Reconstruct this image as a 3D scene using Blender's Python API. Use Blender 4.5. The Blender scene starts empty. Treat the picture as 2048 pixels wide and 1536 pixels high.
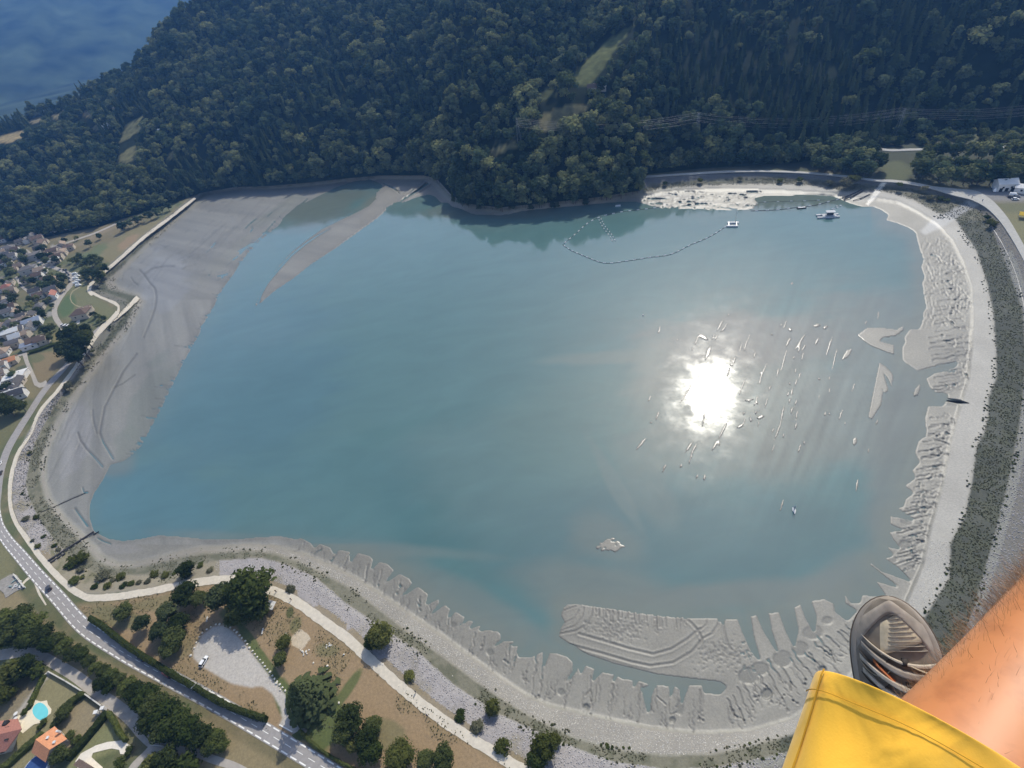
import bpy, bmesh, math, random
import numpy as np
from mathutils import Vector, Matrix
random.seed(7)
RNG = np.random.default_rng(11)
scene = bpy.context.scene
COL = scene.collection

# ------------------------------------------------------------------ camera, sky, sun
CAM_H = 208.0                      # metres above the water
FOC = 1000.0                       # focal length in photograph pixels (2048 wide)
NX, NY = 0.1992, 0.9800            # image direction that points straight down
PITCH = math.radians(41.39)
SP, CP = math.sin(PITCH), math.cos(PITCH)
cam_d = bpy.data.cameras.new('camera'); cam = bpy.data.objects.new('camera', cam_d)
COL.objects.link(cam); scene.camera = cam
cam_d.sensor_width = 36.0; cam_d.lens = 36.0*FOC/2048.0
cam_d.clip_start = 0.05; cam_d.clip_end = 30000.0
FWD = Vector((0, CP, -SP)); DN = Vector((0, -SP, -CP)); TN = Vector((1, 0, 0))
IMR = (NX*DN + NY*TN).normalized()             # image right in world
IMD = (NY*DN - NX*TN).normalized()             # image down in world
R3 = Matrix((IMR, -IMD, -FWD)).transposed()
cam.matrix_world = Matrix.Translation((0, 0, CAM_H)) @ R3.to_4x4()

SUN = Vector((378.8, 684.0, 736.0)).normalized()
SUN_EL = math.asin(SUN.z); SUN_AZ = math.atan2(SUN.x, SUN.y)
world = bpy.data.worlds.new('World'); scene.world = world; world.use_nodes = True
wn = world.node_tree.nodes; wl = world.node_tree.links; wn.clear()
sky = wn.new('ShaderNodeTexSky'); sky.sky_type = 'NISHITA'; sky.sun_disc = False
sky.sun_elevation = SUN_EL; sky.sun_rotation = SUN_AZ
sky.air_density = 1.0; sky.dust_density = 6.5; sky.ozone_density = 1.5; sky.altitude = 500
bg = wn.new('ShaderNodeBackground'); bg.inputs[1].default_value = 0.095
wo = wn.new('ShaderNodeOutputWorld')
# thin broken cloud over the ridge, part of the sky itself
geo = wn.new('ShaderNodeTexCoord'); mp = wn.new('ShaderNodeMapping'); mp.inputs['Scale'].default_value = (2.2, 2.2, 5.0)
nz = wn.new('ShaderNodeTexNoise'); nz.inputs['Scale'].default_value = 1.6; nz.inputs['Detail'].default_value = 7; nz.inputs['Roughness'].default_value = 0.55
cr = wn.new('ShaderNodeValToRGB'); cr.color_ramp.elements[0].position = 0.56; cr.color_ramp.elements[1].position = 0.72
mx = wn.new('ShaderNodeMixRGB'); mx.inputs[2].default_value = (14.0, 15.2, 16.4, 1)
wl.new(geo.outputs['Generated'], mp.inputs[0]); wl.new(mp.outputs[0], nz.inputs[0]); wl.new(nz.outputs[0], cr.inputs[0])
ml = wn.new('ShaderNodeMath'); ml.operation = 'MULTIPLY_ADD'; ml.inputs[1].default_value = 0.25; ml.inputs[2].default_value = 0.0
wl.new(cr.outputs[0], ml.inputs[0])
# pale summer haze that thickens towards the horizon, the same all round
sxyz = wn.new('ShaderNodeSeparateXYZ'); wl.new(geo.outputs['Generated'], sxyz.inputs[0]); hz = wn.new('ShaderNodeMapRange'); hz.interpolation_type = 'SMOOTHSTEP'; hz.inputs[1].default_value = .30; hz.inputs[2].default_value = .58; hz.inputs[3].default_value = .85; hz.inputs[4].default_value = .02; wl.new(sxyz.outputs[2], hz.inputs[0])
ad_ = wn.new('ShaderNodeMath'); ad_.operation = 'ADD'; ad_.use_clamp = True; wl.new(hz.outputs[0], ad_.inputs[0]); wl.new(ml.outputs[0], ad_.inputs[1]); wl.new(ad_.outputs[0], mx.inputs[0]); wl.new(sky.outputs[0], mx.inputs[1])
wl.new(mx.outputs[0], bg.inputs[0]); wl.new(bg.outputs[0], wo.inputs[0])

sun_d = bpy.data.lights.new('sun', 'SUN'); sun_d.energy = 4.9; sun_d.angle = math.radians(0.53); sun_d.color = (1.0, 0.955, 0.84)
sun_o = bpy.data.objects.new('sun', sun_d); COL.objects.link(sun_o)
sun_o.rotation_euler = SUN.to_track_quat('Z', 'Y').to_euler(); sun_o.location = SUN*900
scene.view_settings.view_transform = 'Standard'; scene.view_settings.look = 'None'
scene.view_settings.exposure = 0.26; scene.view_settings.gamma = 1.0; scene.view_settings.use_curve_mapping = False
scene.cycles.use_denoising = True
scene.cycles.max_bounces = 6; scene.cycles.diffuse_bounces = 2; scene.cycles.glossy_bounces = 2
scene.cycles.transmission_bounces = 2; scene.cycles.volume_bounces = 0; scene.cycles.transparent_max_bounces = 6
scene.cycles.sample_clamp_indirect = 4.0
HAZE_DENSITY = 0.00016
HAZE_COLOR = (0.15, 0.40, 1.0)

# ------------------------------------------------------------------ helpers: rays, tags, meshes, materials
def ray(px, py):
    u = np.asarray(px, float)-1024.0; v = np.asarray(py, float)-768.0
    d = NX*u+NY*v; t = NY*u-NX*v
    return np.stack([t, FOC*CP-d*SP, -(FOC*SP+d*CP)], -1)
def at_z(px, py, z=0.0):
    r = ray(px, py); k = (CAM_H-np.asarray(z, float))/(-r[..., 2])
    p = r*k[..., None]; p[..., 2] += CAM_H
    return p
def at_dist(px, py, D):
    r = ray(px, py); k = np.asarray(D, float)/np.hypot(r[..., 0], r[..., 1])
    p = r*k[..., None]; p[..., 2] += CAM_H
    return p
def project(P):
    P = np.asarray(P, float); q = P-np.array([0, 0, CAM_H])
    f = q@np.array(FWD); d = q@np.array(DN); t = q[..., 0]
    d = d*FOC/f; t = t*FOC/f
    return 1024+NX*d+NY*t, 768+NY*d-NX*t
def scale_at(px, py, z=0.0):       # photograph pixels per metre across the view
    r = ray(px, py); k = (CAM_H-z)/(-r[..., 2]); return 1.0/k

def tag(o, label=None, cat=None, group=None, kind=None):
    if label: o['label'] = label
    if cat: o['category'] = cat
    if group: o['group'] = group
    if kind: o['kind'] = kind
    return o
def link(o, parent=None):
    COL.objects.link(o)
    if parent is not None: o.parent = parent
    return o
def empty(name, loc=(0, 0, 0), rz=0.0, sc=1.0):
    o = bpy.data.objects.new(name, None); o.location = loc; o.rotation_euler = (0, 0, rz)
    o.scale = (sc, sc, sc) if not hasattr(sc, '__len__') else sc
    o.empty_display_size = 0.3
    return link(o)
def mesh_np(name, V, F, mat=None, smooth=False, mats=None):
    V = np.asarray(V, np.float32); me = bpy.data.meshes.new(name)
    if isinstance(F, np.ndarray):
        n, k = F.shape; me.vertices.add(len(V)); me.vertices.foreach_set('co', V.ravel())
        me.loops.add(n*k); me.loops.foreach_set('vertex_index', F.astype(np.int32).ravel())
        me.polygons.add(n); me.polygons.foreach_set('loop_start', np.arange(0, n*k, k, dtype=np.int32))
        me.update(calc_edges=True)
    else:
        me.from_pydata([tuple(map(float, v)) for v in V], [], F); me.update()
    if smooth: me.polygons.foreach_set('use_smooth', np.ones(len(me.polygons), bool))
    if mat is not None: me.materials.append(mat)
    return me
def obj(name, me, parent=None, loc=(0, 0, 0)):
    o = bpy.data.objects.new(name, me); o.location = loc
    return link(o, parent)

class MB:                            # collects simple shapes into one mesh
    def __init__(s): s.v = []; s.f = []
    def add(s, vs, fs):
        b = len(s.v); s.v += [tuple(map(float, v)) for v in vs]; s.f += [tuple(i+b for i in f) for f in fs]
    def box(s, c, d, rz=0.0, taper=1.0):
        cx, cy, cz = c; dx, dy, dz = d[0]/2, d[1]/2, d[2]/2; ca, sa = math.cos(rz), math.sin(rz); vs = []
        for z, k in ((-dz, 1.0), (dz, taper)):
            for x, y in ((-dx, -dy), (dx, -dy), (dx, dy), (-dx, dy)):
                vs.append((cx+(x*ca-y*sa)*k, cy+(x*sa+y*ca)*k, cz+z))
        s.add(vs, [(0, 3, 2, 1), (4, 5, 6, 7), (0, 1, 5, 4), (1, 2, 6, 5), (2, 3, 7, 6), (3, 0, 4, 7)])
    def tube(s, p0, p1, r0, r1=None, n=6):
        r1 = r0 if r1 is None else r1
        p0, p1 = Vector(p0), Vector(p1); a = (p1-p0).normalized()
        b = a.orthogonal().normalized(); c = a.cross(b); vs = []
        for p, r in ((p0, r0), (p1, r1)):
            for i in range(n):
                t = 2*math.pi*i/n; vs.append(p+b*(r*math.cos(t))+c*(r*math.sin(t)))
        fs = [(i, (i+1) % n, n+(i+1) % n, n+i) for i in range(n)]+[tuple(range(n-1, -1, -1)), tuple(range(n, 2*n))]
        s.add(vs, fs)
    def prism(s, poly, z0, z1):
        n = len(poly); vs = [(x, y, z0) for x, y in poly]+[(x, y, z1) for x, y in poly]
        s.add(vs, [(i, (i+1) % n, n+(i+1) % n, n+i) for i in range(n)]+[tuple(range(n-1, -1, -1)), tuple(range(n, 2*n))])
    def mesh(s, name, mat=None, smooth=False):
        me = bpy.data.meshes.new(name); me.from_pydata(s.v, [], s.f); me.update()
        if mat is not None: me.materials.append(mat)
        if smooth: me.polygons.foreach_set('use_smooth', np.ones(len(me.polygons), bool))
        return me
    def build(s, name, mat=None, parent=None, smooth=False, loc=(0, 0, 0)):
        return obj(name, s.mesh(name, mat, smooth), parent, loc)

def new_mat(name):
    m = bpy.data.materials.new(name); m.use_nodes = True
    return m, m.node_tree.nodes, m.node_tree.links, m.node_tree.nodes['Principled BSDF']
def simple(name, col, rough=0.7, var=0.15, scale=3.0, metal=0.0, spec=0.3, bump=0.0):
    m, n, l, p = new_mat(name)
    p.inputs['Roughness'].default_value = rough; p.inputs['Metallic'].default_value = metal
    p.inputs['Specular IOR Level'].default_value = spec
    tc = n.new('ShaderNodeTexCoord'); t = n.new('ShaderNodeTexNoise'); t.inputs['Scale'].default_value = scale; t.inputs['Detail'].default_value = 6
    l.new(tc.outputs['Object'], t.inputs[0])
    r = n.new('ShaderNodeMapRange'); r.inputs[1].default_value = 0.25; r.inputs[2].default_value = 0.75
    r.inputs[3].default_value = 1-var; r.inputs[4].default_value = 1+var; l.new(t.outputs[0], r.inputs[0])
    mu = n.new('ShaderNodeVectorMath'); mu.operation = 'SCALE'; mu.inputs[0].default_value = col[:3]; l.new(r.outputs[0], mu.inputs['Scale'])
    l.new(mu.outputs[0], p.inputs['Base Color'])
    if bump:
        b = n.new('ShaderNodeBump'); b.inputs['Strength'].default_value = bump; l.new(t.outputs[0], b.inputs['Height']); l.new(b.outputs[0], p.inputs['Normal'])
    return m
_simple = {}
def S(name, *a, **k):
    if name not in _simple: _simple[name] = simple(name, *a, **k)
    return _simple[name]
def leaf_mat(name, c0, c1, trans=0.35):
    m, n, l, p = new_mat(name); n.remove(p); out = n['Material Output']
    oi = n.new('ShaderNodeObjectInfo'); mix = n.new('ShaderNodeMixRGB'); mix.inputs[1].default_value = (*c0, 1); mix.inputs[2].default_value = (*c1, 1)
    tc = n.new('ShaderNodeTexCoord'); t = n.new('ShaderNodeTexNoise'); t.inputs['Scale'].default_value = 9; l.new(tc.outputs['Object'], t.inputs[0])
    ad = n.new('ShaderNodeMath'); ad.operation = 'MULTIPLY_ADD'; ad.inputs[1].default_value = 0.9; l.new(t.outputs[0], ad.inputs[0])
    sb = n.new('ShaderNodeMath'); sb.operation = 'MULTIPLY_ADD'; sb.inputs[1].default_value = 1.3; sb.inputs[2].default_value = -0.65; l.new(oi.outputs['Random'], sb.inputs[0])
    l.new(sb.outputs[0], ad.inputs[2]); l.new(ad.outputs[0], mix.inputs[0]); mix.use_clamp = True
    cl = n.new('ShaderNodeClamp'); l.new(ad.outputs[0], cl.inputs[0]); l.new(cl.outputs[0], mix.inputs[0])
    d = n.new('ShaderNodeBsdfDiffuse'); tr = n.new('ShaderNodeBsdfTranslucent'); ms = n.new('ShaderNodeMixShader'); ms.inputs[0].default_value = trans
    l.new(mix.outputs[0], d.inputs[0]); l.new(mix.outputs[0], tr.inputs[0]); l.new(d.outputs[0], ms.inputs[1]); l.new(tr.outputs[0], ms.inputs[2])
    l.new(ms.outputs[0], out.inputs[0])
    return m

# noise on numpy arrays
def _hash(ix, iy, seed):
    h = (ix.astype(np.int64)*374761393+iy.astype(np.int64)*668265263+seed*1442695041) & 0xffffffff
    h = ((h ^ (h >> 13))*1274126177) & 0xffffffff
    return ((h ^ (h >> 16)) & 0xffff)/65535.0
def vnoise(x, y, seed=0):
    ix = np.floor(x).astype(np.int64); iy = np.floor(y).astype(np.int64); fx = x-ix; fy = y-iy
    fx = fx*fx*(3-2*fx); fy = fy*fy*(3-2*fy)
    a = _hash(ix, iy, seed); b = _hash(ix+1, iy, seed); c = _hash(ix, iy+1, seed); d = _hash(ix+1, iy+1, seed)
    return (a*(1-fx)+b*fx)*(1-fy)+(c*(1-fx)+d*fx)*fy
def fbm(x, y, seed=0, oct=4):
    s = 0; a = 0.5; t = 0
    for i in range(oct):
        s = s+a*vnoise(x*2**i, y*2**i, seed+i); t += a; a *= 0.5
    return s/t
# ------------------------------------------------------------------ shoreline outlines, measured in the photograph and laid out on the ground
def A(*p): return np.array(p, float).reshape(-1, 2)
CREST = A(388,392, 349,424, 287,471, 226,524, 195,550, 181,569, 182,583, 195,591, 217,602, 238,612, 236,628, 226,640, 209,656, 182,692, 166,720, 119,781, 82,825, 55,868, 39,902, 30,931, 23,982, 27,1020, 37,1046, 56,1073, 78,1102, 102,1131, 128,1158, 152,1176, 176,1188, 205,1187, 287,1178, 349,1166, 420,1154, 456,1152, 500,1158, 548,1174, 592,1191, 654,1233, 697,1264, 740,1305, 803,1360, 864,1410, 923,1452, 982,1490, 1040,1525, 1100,1558, 1200,1600, 1400,1635, 1560,1610, 1700,1570, 1860,1490, 1990,1380, 2080,1220, 2120,1000, 2130,800, 2112,680, 2080,590, 2050,520, 2024,470, 1990,428, 1957,402, 1894,383, 1821,369, 1750,363, 1720,358, 1640,350, 1572,346, 1463,345, 1381,350, 1290,356, 1280,378, 1200,391, 1100,401, 1000,411, 930,402, 900,385, 872,356, 850,350, 760,349, 700,354, 620,363, 540,370, 470,372, 420,380)
VEG_OUT = A(402,390, 360,420, 300,472, 250,520, 218,548, 197,566, 200,580, 225,590, 255,600, 262,612, 236,646, 205,687, 172,722, 148,757, 111,810, 86,855, 70,886, 59,927, 53,965, 60,1000, 76,1031, 96,1062, 120,1091, 142,1112, 170,1134, 205,1152, 287,1148, 330,1158, 363,1137, 400,1127, 439,1120, 519,1114, 575,1128, 632,1154, 690,1204, 742,1239, 785,1268, 831,1297, 871,1335, 906,1367, 953,1398, 1000,1428, 1050,1451, 1110,1478, 1170,1502, 1226,1522, 1327,1537, 1427,1535, 1500,1520, 1590,1500, 1690,1480, 1800,1430, 1895,1340, 1942,1230, 1980,1100, 2012,980, 2038,850, 2052,720, 2044,620, 2016,540, 1988,470, 1962,425, 1930,405, 1880,392, 1821,377, 1762,372, 1720,368, 1640,360, 1572,356, 1463,356, 1381,362, 1300,368, 1283,382, 1200,396, 1100,406, 1000,418, 930,407, 898,389, 872,360, 850,353, 760,352, 700,357, 620,366, 540,373, 470,375, 430,382)
VEG_IN = A(412,393, 369,420, 308,474, 267,513, 236,542, 211,562, 217,577, 256,586, 281,593, 273,608, 254,646, 226,681, 195,716, 168,755, 131,810, 103,857, 88,898, 80,930, 82,961, 90,998, 115,1035, 144,1064, 164,1085, 178,1103, 195,1123, 226,1136, 267,1136, 308,1128, 359,1115, 400,1106, 434,1106, 490,1101, 547,1106, 604,1126, 661,1155, 707,1180, 765,1225, 819,1267, 882,1311, 948,1360, 1000,1396, 1050,1427, 1100,1452, 1151,1477, 1226,1499, 1327,1511, 1427,1508, 1500,1493, 1583,1468, 1650,1440, 1740,1375, 1810,1290, 1855,1223, 1897,1157, 1900,1085, 1928,1035, 1943,960, 1952,892, 1967,865, 1976,826, 1974,799, 1990,759, 1992,715, 1985,626, 1976,578, 1967,548, 1952,503, 1932,472, 1908,437, 1870,425, 1830,402, 1790,388, 1755,382, 1715,384, 1680,382, 1640,373, 1572,369, 1463,369, 1381,373, 1320,378, 1283,388, 1200,401, 1100,411, 1000,423, 930,412, 896,392, 870,364, 850,356, 760,355, 700,360, 620,369, 540,376, 470,378, 430,386)
BEACH = A(418,396, 374,424, 314,478, 274,517, 246,546, 228,565, 240,577, 268,585, 292,596, 285,612, 266,648, 238,684, 208,720, 182,758, 145,812, 117,859, 100,900, 92,932, 93,961, 101,992, 126,1028, 154,1056, 175,1078, 190,1094, 205,1112, 232,1124, 267,1126, 308,1117, 359,1104, 400,1096, 434,1096, 490,1088, 547,1092, 610,1108, 668,1132, 720,1160, 780,1200, 838,1240, 900,1282, 960,1326, 1000,1354, 1050,1388, 1100,1411, 1201,1434, 1301,1456, 1402,1466, 1500,1460, 1583,1436, 1640,1402, 1710,1340, 1770,1262, 1812,1205, 1845,1130, 1862,1050, 1885,970, 1900,890, 1916,825, 1936,760, 1943,693, 1945,630, 1942,570, 1925,520, 1905,480, 1875,448, 1840,425, 1800,405, 1760,398, 1715,396, 1670,388, 1572,382, 1463,378, 1381,381, 1320,386, 1285,393, 1200,404, 1100,414, 1000,427, 930,417, 893,396, 866,370, 850,362, 760,358, 700,363, 620,371, 540,378, 470,380, 432,388)
WATER = A(676,375, 645,390, 605,410, 574,432, 560,451, 527,479, 499,505, 481,529, 467,552, 452,571, 438,594, 429,615, 413,641, 404,660, 396,677, 379,706, 367,728, 353,757, 342,782, 328,810, 316,835, 304,855, 293,878, 283,894, 265,911, 246,925, 233,928, 222,931, 207,961, 189,988, 180,1013, 182,1039, 189,1062, 197,1066, 217,1076, 246,1081, 277,1077, 318,1069, 359,1072, 420,1078, 470,1078, 520,1073, 560,1071, 590,1077, 604,1075, 622,1084, 630,1096, 640,1086, 662,1094, 668,1108, 680,1098, 700,1102, 702,1124, 715,1104, 738,1110, 748,1119, 742,1140, 758,1122, 776,1127, 790,1140, 770,1166, 800,1146, 818,1155, 826,1166, 806,1192, 836,1172, 858,1188, 852,1210, 878,1197, 880,1207, 860,1230, 890,1208, 902,1217, 896,1236, 911,1222, 931,1233, 929,1243, 907,1258, 939,1239, 949,1243, 940,1257, 966,1247, 957,1262, 976,1259, 995,1261, 1004,1269, 1002,1281, 984,1296, 1009,1280, 1031,1281, 1022,1291, 1038,1290, 1038,1312, 1062,1313, 1088,1301, 1086,1338, 1098,1306, 1113,1305, 1136,1312, 1147,1323, 1146,1343, 1124,1372, 1151,1345, 1158,1327, 1161,1348, 1171,1329, 1191,1338, 1185,1362, 1204,1343, 1229,1348, 1226,1368, 1234,1350, 1246,1356, 1266,1359, 1268,1374, 1276,1360, 1296,1366, 1300,1372, 1284,1378, 1297,1428, 1302,1391, 1312,1368, 1339,1371, 1342,1394, 1348,1371, 1360,1376, 1364,1408, 1369,1390, 1377,1369, 1405,1370, 1409,1384, 1440,1388, 1452,1374, 1440,1365, 1377,1358, 1314,1350, 1276,1341, 1226,1328, 1176,1311, 1138,1289, 1116,1274, 1119,1258, 1128,1245, 1120,1232, 1126,1214, 1134,1207, 1163,1207, 1181,1211, 1226,1217, 1276,1224, 1339,1232, 1369,1234, 1412,1236, 1435,1236, 1446,1247, 1450,1237, 1476,1236, 1485,1262, 1503,1302, 1520,1322, 1507,1278, 1499,1231, 1514,1229, 1530,1265, 1556,1306, 1542,1262, 1535,1226, 1559,1222, 1573,1262, 1588,1294, 1596,1262, 1586,1214, 1602,1207, 1612,1235, 1628,1264, 1632,1235, 1621,1201, 1649,1197, 1668,1206, 1672,1224, 1694,1240, 1713,1222, 1690,1208, 1687,1184, 1703,1206, 1719,1206, 1723,1189, 1738,1190, 1772,1194, 1748,1160, 1795,1174, 1740,1131, 1740,1123, 1764,1142, 1822,1163, 1795,1136, 1767,1117, 1786,1110, 1771,1092, 1800,1098, 1786,1080, 1776,1063, 1803,1060, 1778,1049, 1780,1031, 1829,1040, 1791,1016, 1806,1012, 1810,998, 1826,986, 1808,972, 1830,955, 1822,940, 1838,925, 1828,905, 1836,882, 1852,870, 1848,838, 1855,812, 1884,812, 1893,800, 1895,789, 1872,786, 1859,777, 1850,757, 1868,746, 1908,736, 1917,722, 1905,727, 1859,737, 1837,744, 1812,728, 1803,719, 1803,695, 1809,684, 1806,675, 1819,657, 1837,657, 1843,646, 1846,624, 1851,615, 1846,589, 1843,566, 1848,554, 1841,534, 1846,519, 1839,503, 1830,466, 1817,457, 1795,448, 1770,441, 1776,430, 1764,422, 1746,415, 1724,415, 1700,408, 1686,402, 1664,393, 1640,391, 1590,392, 1528,393, 1510,398, 1517,407, 1507,418, 1490,422, 1375,419, 1318,416, 1271,405, 1233,404, 1200,407, 1115,415, 1076,417, 1042,422, 1017,429, 986,432, 959,432, 944,429, 925,420, 905,415, 895,407, 881,406, 871,395, 859,390, 837,395, 810,405, 793,406, 773,407, 749,398, 752,386, 765,372, 740,357, 710,361)
ISLES = [A(511,612, 523,580, 539,557, 556,536, 581,507, 610,484, 642,461, 680,442, 715,425, 738,413, 772,415, 771,421, 748,440, 706,470, 668,498, 621,529, 586,557, 551,580, 523,604), A(738,413, 772,415, 786,408, 768,399, 750,401),
 A(1715,670, 1733,657, 1755,655, 1793,660, 1793,671, 1766,675, 1759,683, 1788,691, 1788,708, 1773,704, 1742,691, 1726,680), A(1795,669, 1797,657, 1806,653, 1807,660),
 A(1759,726, 1773,735, 1786,750, 1784,773, 1776,756, 1764,738, 1777,781, 1770,786, 1758,759, 1766,784, 1762,810, 1744,838, 1737,834, 1744,799, 1752,759), A(1828,792, 1830,779, 1839,770, 1841,777, 1835,790)]
for (x0, y0, x1, y1, w) in ((1446,640,1434,662,4), (1398,668,1416,680,7), (1452,652,1442,664,3), (1429,668,1424,680,2), (1437,667,1430,680,2), (1500,668,1488,702,1.6), (1512,702,1508,716,3), (1534,726,1516,768,2.4), (1574,698,1562,742,2.6), (1580,676,1572,694,4), (1612,666,1590,700,3.6), (1612,688,1604,702,3), (1626,652,1642,650,5), (1646,656,1656,653,5), (1638,676,1630,690,5), (1665,674,1652,712,4), (1674,698,1664,740,2), (1704,698,1684,720,9), (1491,756,1478,790,2.6), (1516,792,1508,812,2.2), (1508,798,1490,801,3), (1514,836,1530,832,6), (1474,856,1488,848,5), (1568,812,1561,846,2.6), (1562,846,1548,882,2.4), (1456,842,1436,880,4), (1436,880,1424,902,5), (1385,884,1370,906,5), (1388,892,1378,928,3.4), (1292,876,1272,900,5), (1318,822,1312,840,3), (1300,844,1303,846,4), (1332,928,1325,944,4), (1363,928,1360,936,4), (1396,948,1392,958,3), (1410,948,1408,962,4), (1422,690,1410,722,7), (1382,772,1360,806,3), (1500,842,1502,838,2), (1716,958,1712,984,3), (1712,874,1708,892,7), (1577,656,1584,662,5), (1545,668,1543,671,3), (1410,822,1404,856,3), (1398,668,1390,690,3)):
    d = np.array([x1-x0, y1-y0], float); L = np.hypot(*d)+1e-6; n = np.array([-d[1], d[0]])/L*w/2; u = d/L
    k = [np.array([x0, y0]), np.array([x0, y0])+u*L*.3+n*1.2, np.array([x0, y0])+u*L*.7+n*.9, np.array([x1, y1]), np.array([x0, y0])+u*L*.6-n*1.1, np.array([x0, y0])+u*L*.25-n*.8]
    ISLES.append(np.array(k))
for i in range(75):
    x0, y0 = RNG.normal(1545, 105), RNG.normal(775, 85); L = RNG.uniform(4, 24); w = RNG.uniform(1.6, 3.4); d = np.array([-.30+RNG.normal(0, .10), 1.0]); d /= np.hypot(*d); nn = np.array([-d[1], d[0]])*w/2
    if (x0-1415)**2+(y0-790)**2 < 60**2: continue
    o = np.array([x0, y0]); ISLES.append(np.array([o, o+d*L*.3+nn*1.3, o+d*L*.7+nn*.7, o+d*L, o+d*L*.6-nn*1.2, o+d*L*.2-nn*.7]))
for (cx, cy, r) in ((1197,1094,5), (1206,1090,7), (1215,1083,6), (1224,1088,8), (1233,1086,6), (1240,1093,7), (1230,1098,8), (1218,1097,6), (1205,1099,4), (1226,1078,4)):
    a = np.linspace(0, 2*np.pi, 9)[:-1]; rr = r*(0.6+0.6*RNG.random(8)); ISLES.append(np.stack([cx+rr*np.cos(a)*1.2, cy+rr*np.sin(a)*.7], 1))
BASE = A(-200,530, -60,496, 0,480, 60,477, 110,468, 200,450, 260,430, 330,409, 368,396, 400,383, 470,371, 540,369, 620,362, 700,353, 760,348, 850,348, 875,356, 902,386, 930,404, 1000,412, 1100,402, 1200,391, 1281,378, 1291,346, 1400,334, 1600,322, 1700,300, 1760,282, 1900,264, 2048,254, 2260,240)
LOT = A(387,1299, 405,1270, 428,1253, 445,1250, 465,1262, 487,1284, 504,1307, 527,1336, 547,1361, 567,1384, 587,1415, 598,1440, 618,1469, 600,1474, 584,1465, 558,1450, 565,1438, 561,1415, 544,1387, 524,1372, 502,1375, 462,1367, 428,1347, 405,1333, 388,1316)
COURT = A(581,1280, 584,1273, 598,1260, 604,1259, 619,1272, 621,1277, 606,1298, 600,1299, 584,1290)

# ------------------------------------------------------------------ grid over the ground (finer near the camera)
G = 2.0
gx = np.arange(-170, 2230, G); gy = np.arange(238, 1770, G); NXg, NYg = len(gx), len(gy)
PX, PY = np.meshgrid(gx, gy)
def pmask(poly):
    r = np.zeros((NYg, NXg+1), np.int32); P = (np.asarray(poly)-[gx[0], gy[0]])/G; n = len(P)
    for i in range(n):
        (x0, y0), (x1, y1) = P[i], P[(i+1) % n]
        if y0 == y1: continue
        if y0 > y1: x0, y0, x1, y1 = x1, y1, x0, y0
        rows = np.arange(max(0, math.ceil(y0)), min(NYg, math.ceil(y1)))
        if len(rows) == 0: continue
        c = np.clip(np.ceil(x0+(rows-y0)/(y1-y0)*(x1-x0)), 0, NXg).astype(int); r[rows, c] += 1
    return (np.cumsum(r, 1)[:, :NXg] % 2).astype(bool)
def bblur(a, r):
    if r < 1: return a
    for ax in (0, 1):
        p = np.pad(a, [(r+1, r) if i == ax else (0, 0) for i in (0, 1)], mode='edge'); c = np.cumsum(p, ax, dtype=np.float64)
        n = 2*r+1; a = ((np.take(c, range(n, c.shape[ax]), ax)-np.take(c, range(0, c.shape[ax]-n), ax))/n)
    return a
def segdist(X, Y, line, closed=False):
    best = np.full(X.shape, 1e9); L = np.asarray(line, float); n = len(L)
    for i in range(n if closed else n-1):
        a, b = L[i], L[(i+1) % n]; d = b-a; q = d@d+1e-9
        t = np.clip(((X-a[0])*d[0]+(Y-a[1])*d[1])/q, 0, 1)
        np.minimum(best, (X-a[0]-t*d[0])**2+(Y-a[1]-t*d[1])**2, out=best)
    return np.sqrt(best)
_cs = 8
_cx = np.arange(gx[0], gx[-1]+2*_cs, _cs); _cy = np.arange(gy[0], gy[-1]+2*_cs, _cs); _CX, _CY = np.meshgrid(_cx, _cy)
def upsample(c):
    fx = (gx-_cx[0])/_cs; fy = (gy-_cy[0])/_cs; ix = fx.astype(int); iy = fy.astype(int); tx = (fx-ix)[None]; ty = (fy-iy)[:, None]
    a = c[np.ix_(iy, ix)]; b = c[np.ix_(iy, ix+1)]; d = c[np.ix_(iy+1, ix)]; e = c[np.ix_(iy+1, ix+1)]
    return (a*(1-tx)+b*tx)*(1-ty)+(d*(1-tx)+e*tx)*ty
def cdist(poly, closed=True): return upsample(segdist(_CX, _CY, poly, closed))
def local(line, pad):
    L = np.asarray(line); x0 = max(0, int((L[:, 0].min()-pad-gx[0])/G)); x1 = min(NXg, int((L[:, 0].max()+pad-gx[0])/G)+2)
    y0 = max(0, int((L[:, 1].min()-pad-gy[0])/G)); y1 = min(NYg, int((L[:, 1].max()+pad-gy[0])/G)+2)
    return (slice(y0, y1), slice(x0, x1)) if x1 > x0 and y1 > y0 else None

m_crest, m_vo, m_vi, m_be = (pmask(p) for p in (CREST, VEG_OUT, VEG_IN, BEACH))
m_w = pmask(WATER)
for p in ISLES: m_w &= ~pmask(p)
d_cr, d_vo, d_vi, d_be = (cdist(p) for p in (CREST, VEG_OUT, VEG_IN, BEACH))
d_wt = cdist(WATER)
P0 = at_z(PX, PY, 0.0); WX, WY = P0[..., 0], P0[..., 1]
n2 = fbm(WX/12, WY/12, 31, 5); n3 = fbm(WX/3, WY/3, 41, 3); ISL = np.zeros(PX.shape); H = np.full(PX.shape, 8.0)
t = d_cr/(d_cr+d_vo+1e-6); H = np.where(m_crest, 8.0-4.0*t, H)
t = d_vo/(d_vo+d_vi+1e-6); H = np.where(m_vo, 4.0-1.3*t, H)
t = d_vi/(d_vi+d_be+1e-6); H = np.where(m_vi, 2.7-1.6*t, H)
mudz = 0.13+0.85*np.clip(1-d_be/140.0, 0, 1)*np.clip(d_wt/90.0, 0, 1)+0.16*(fbm(WX/28, WY/28, 5)-.5)*np.clip(d_wt/25, 0, 1)
H = np.where(m_be, np.minimum(mudz, 1.1), H)
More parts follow.
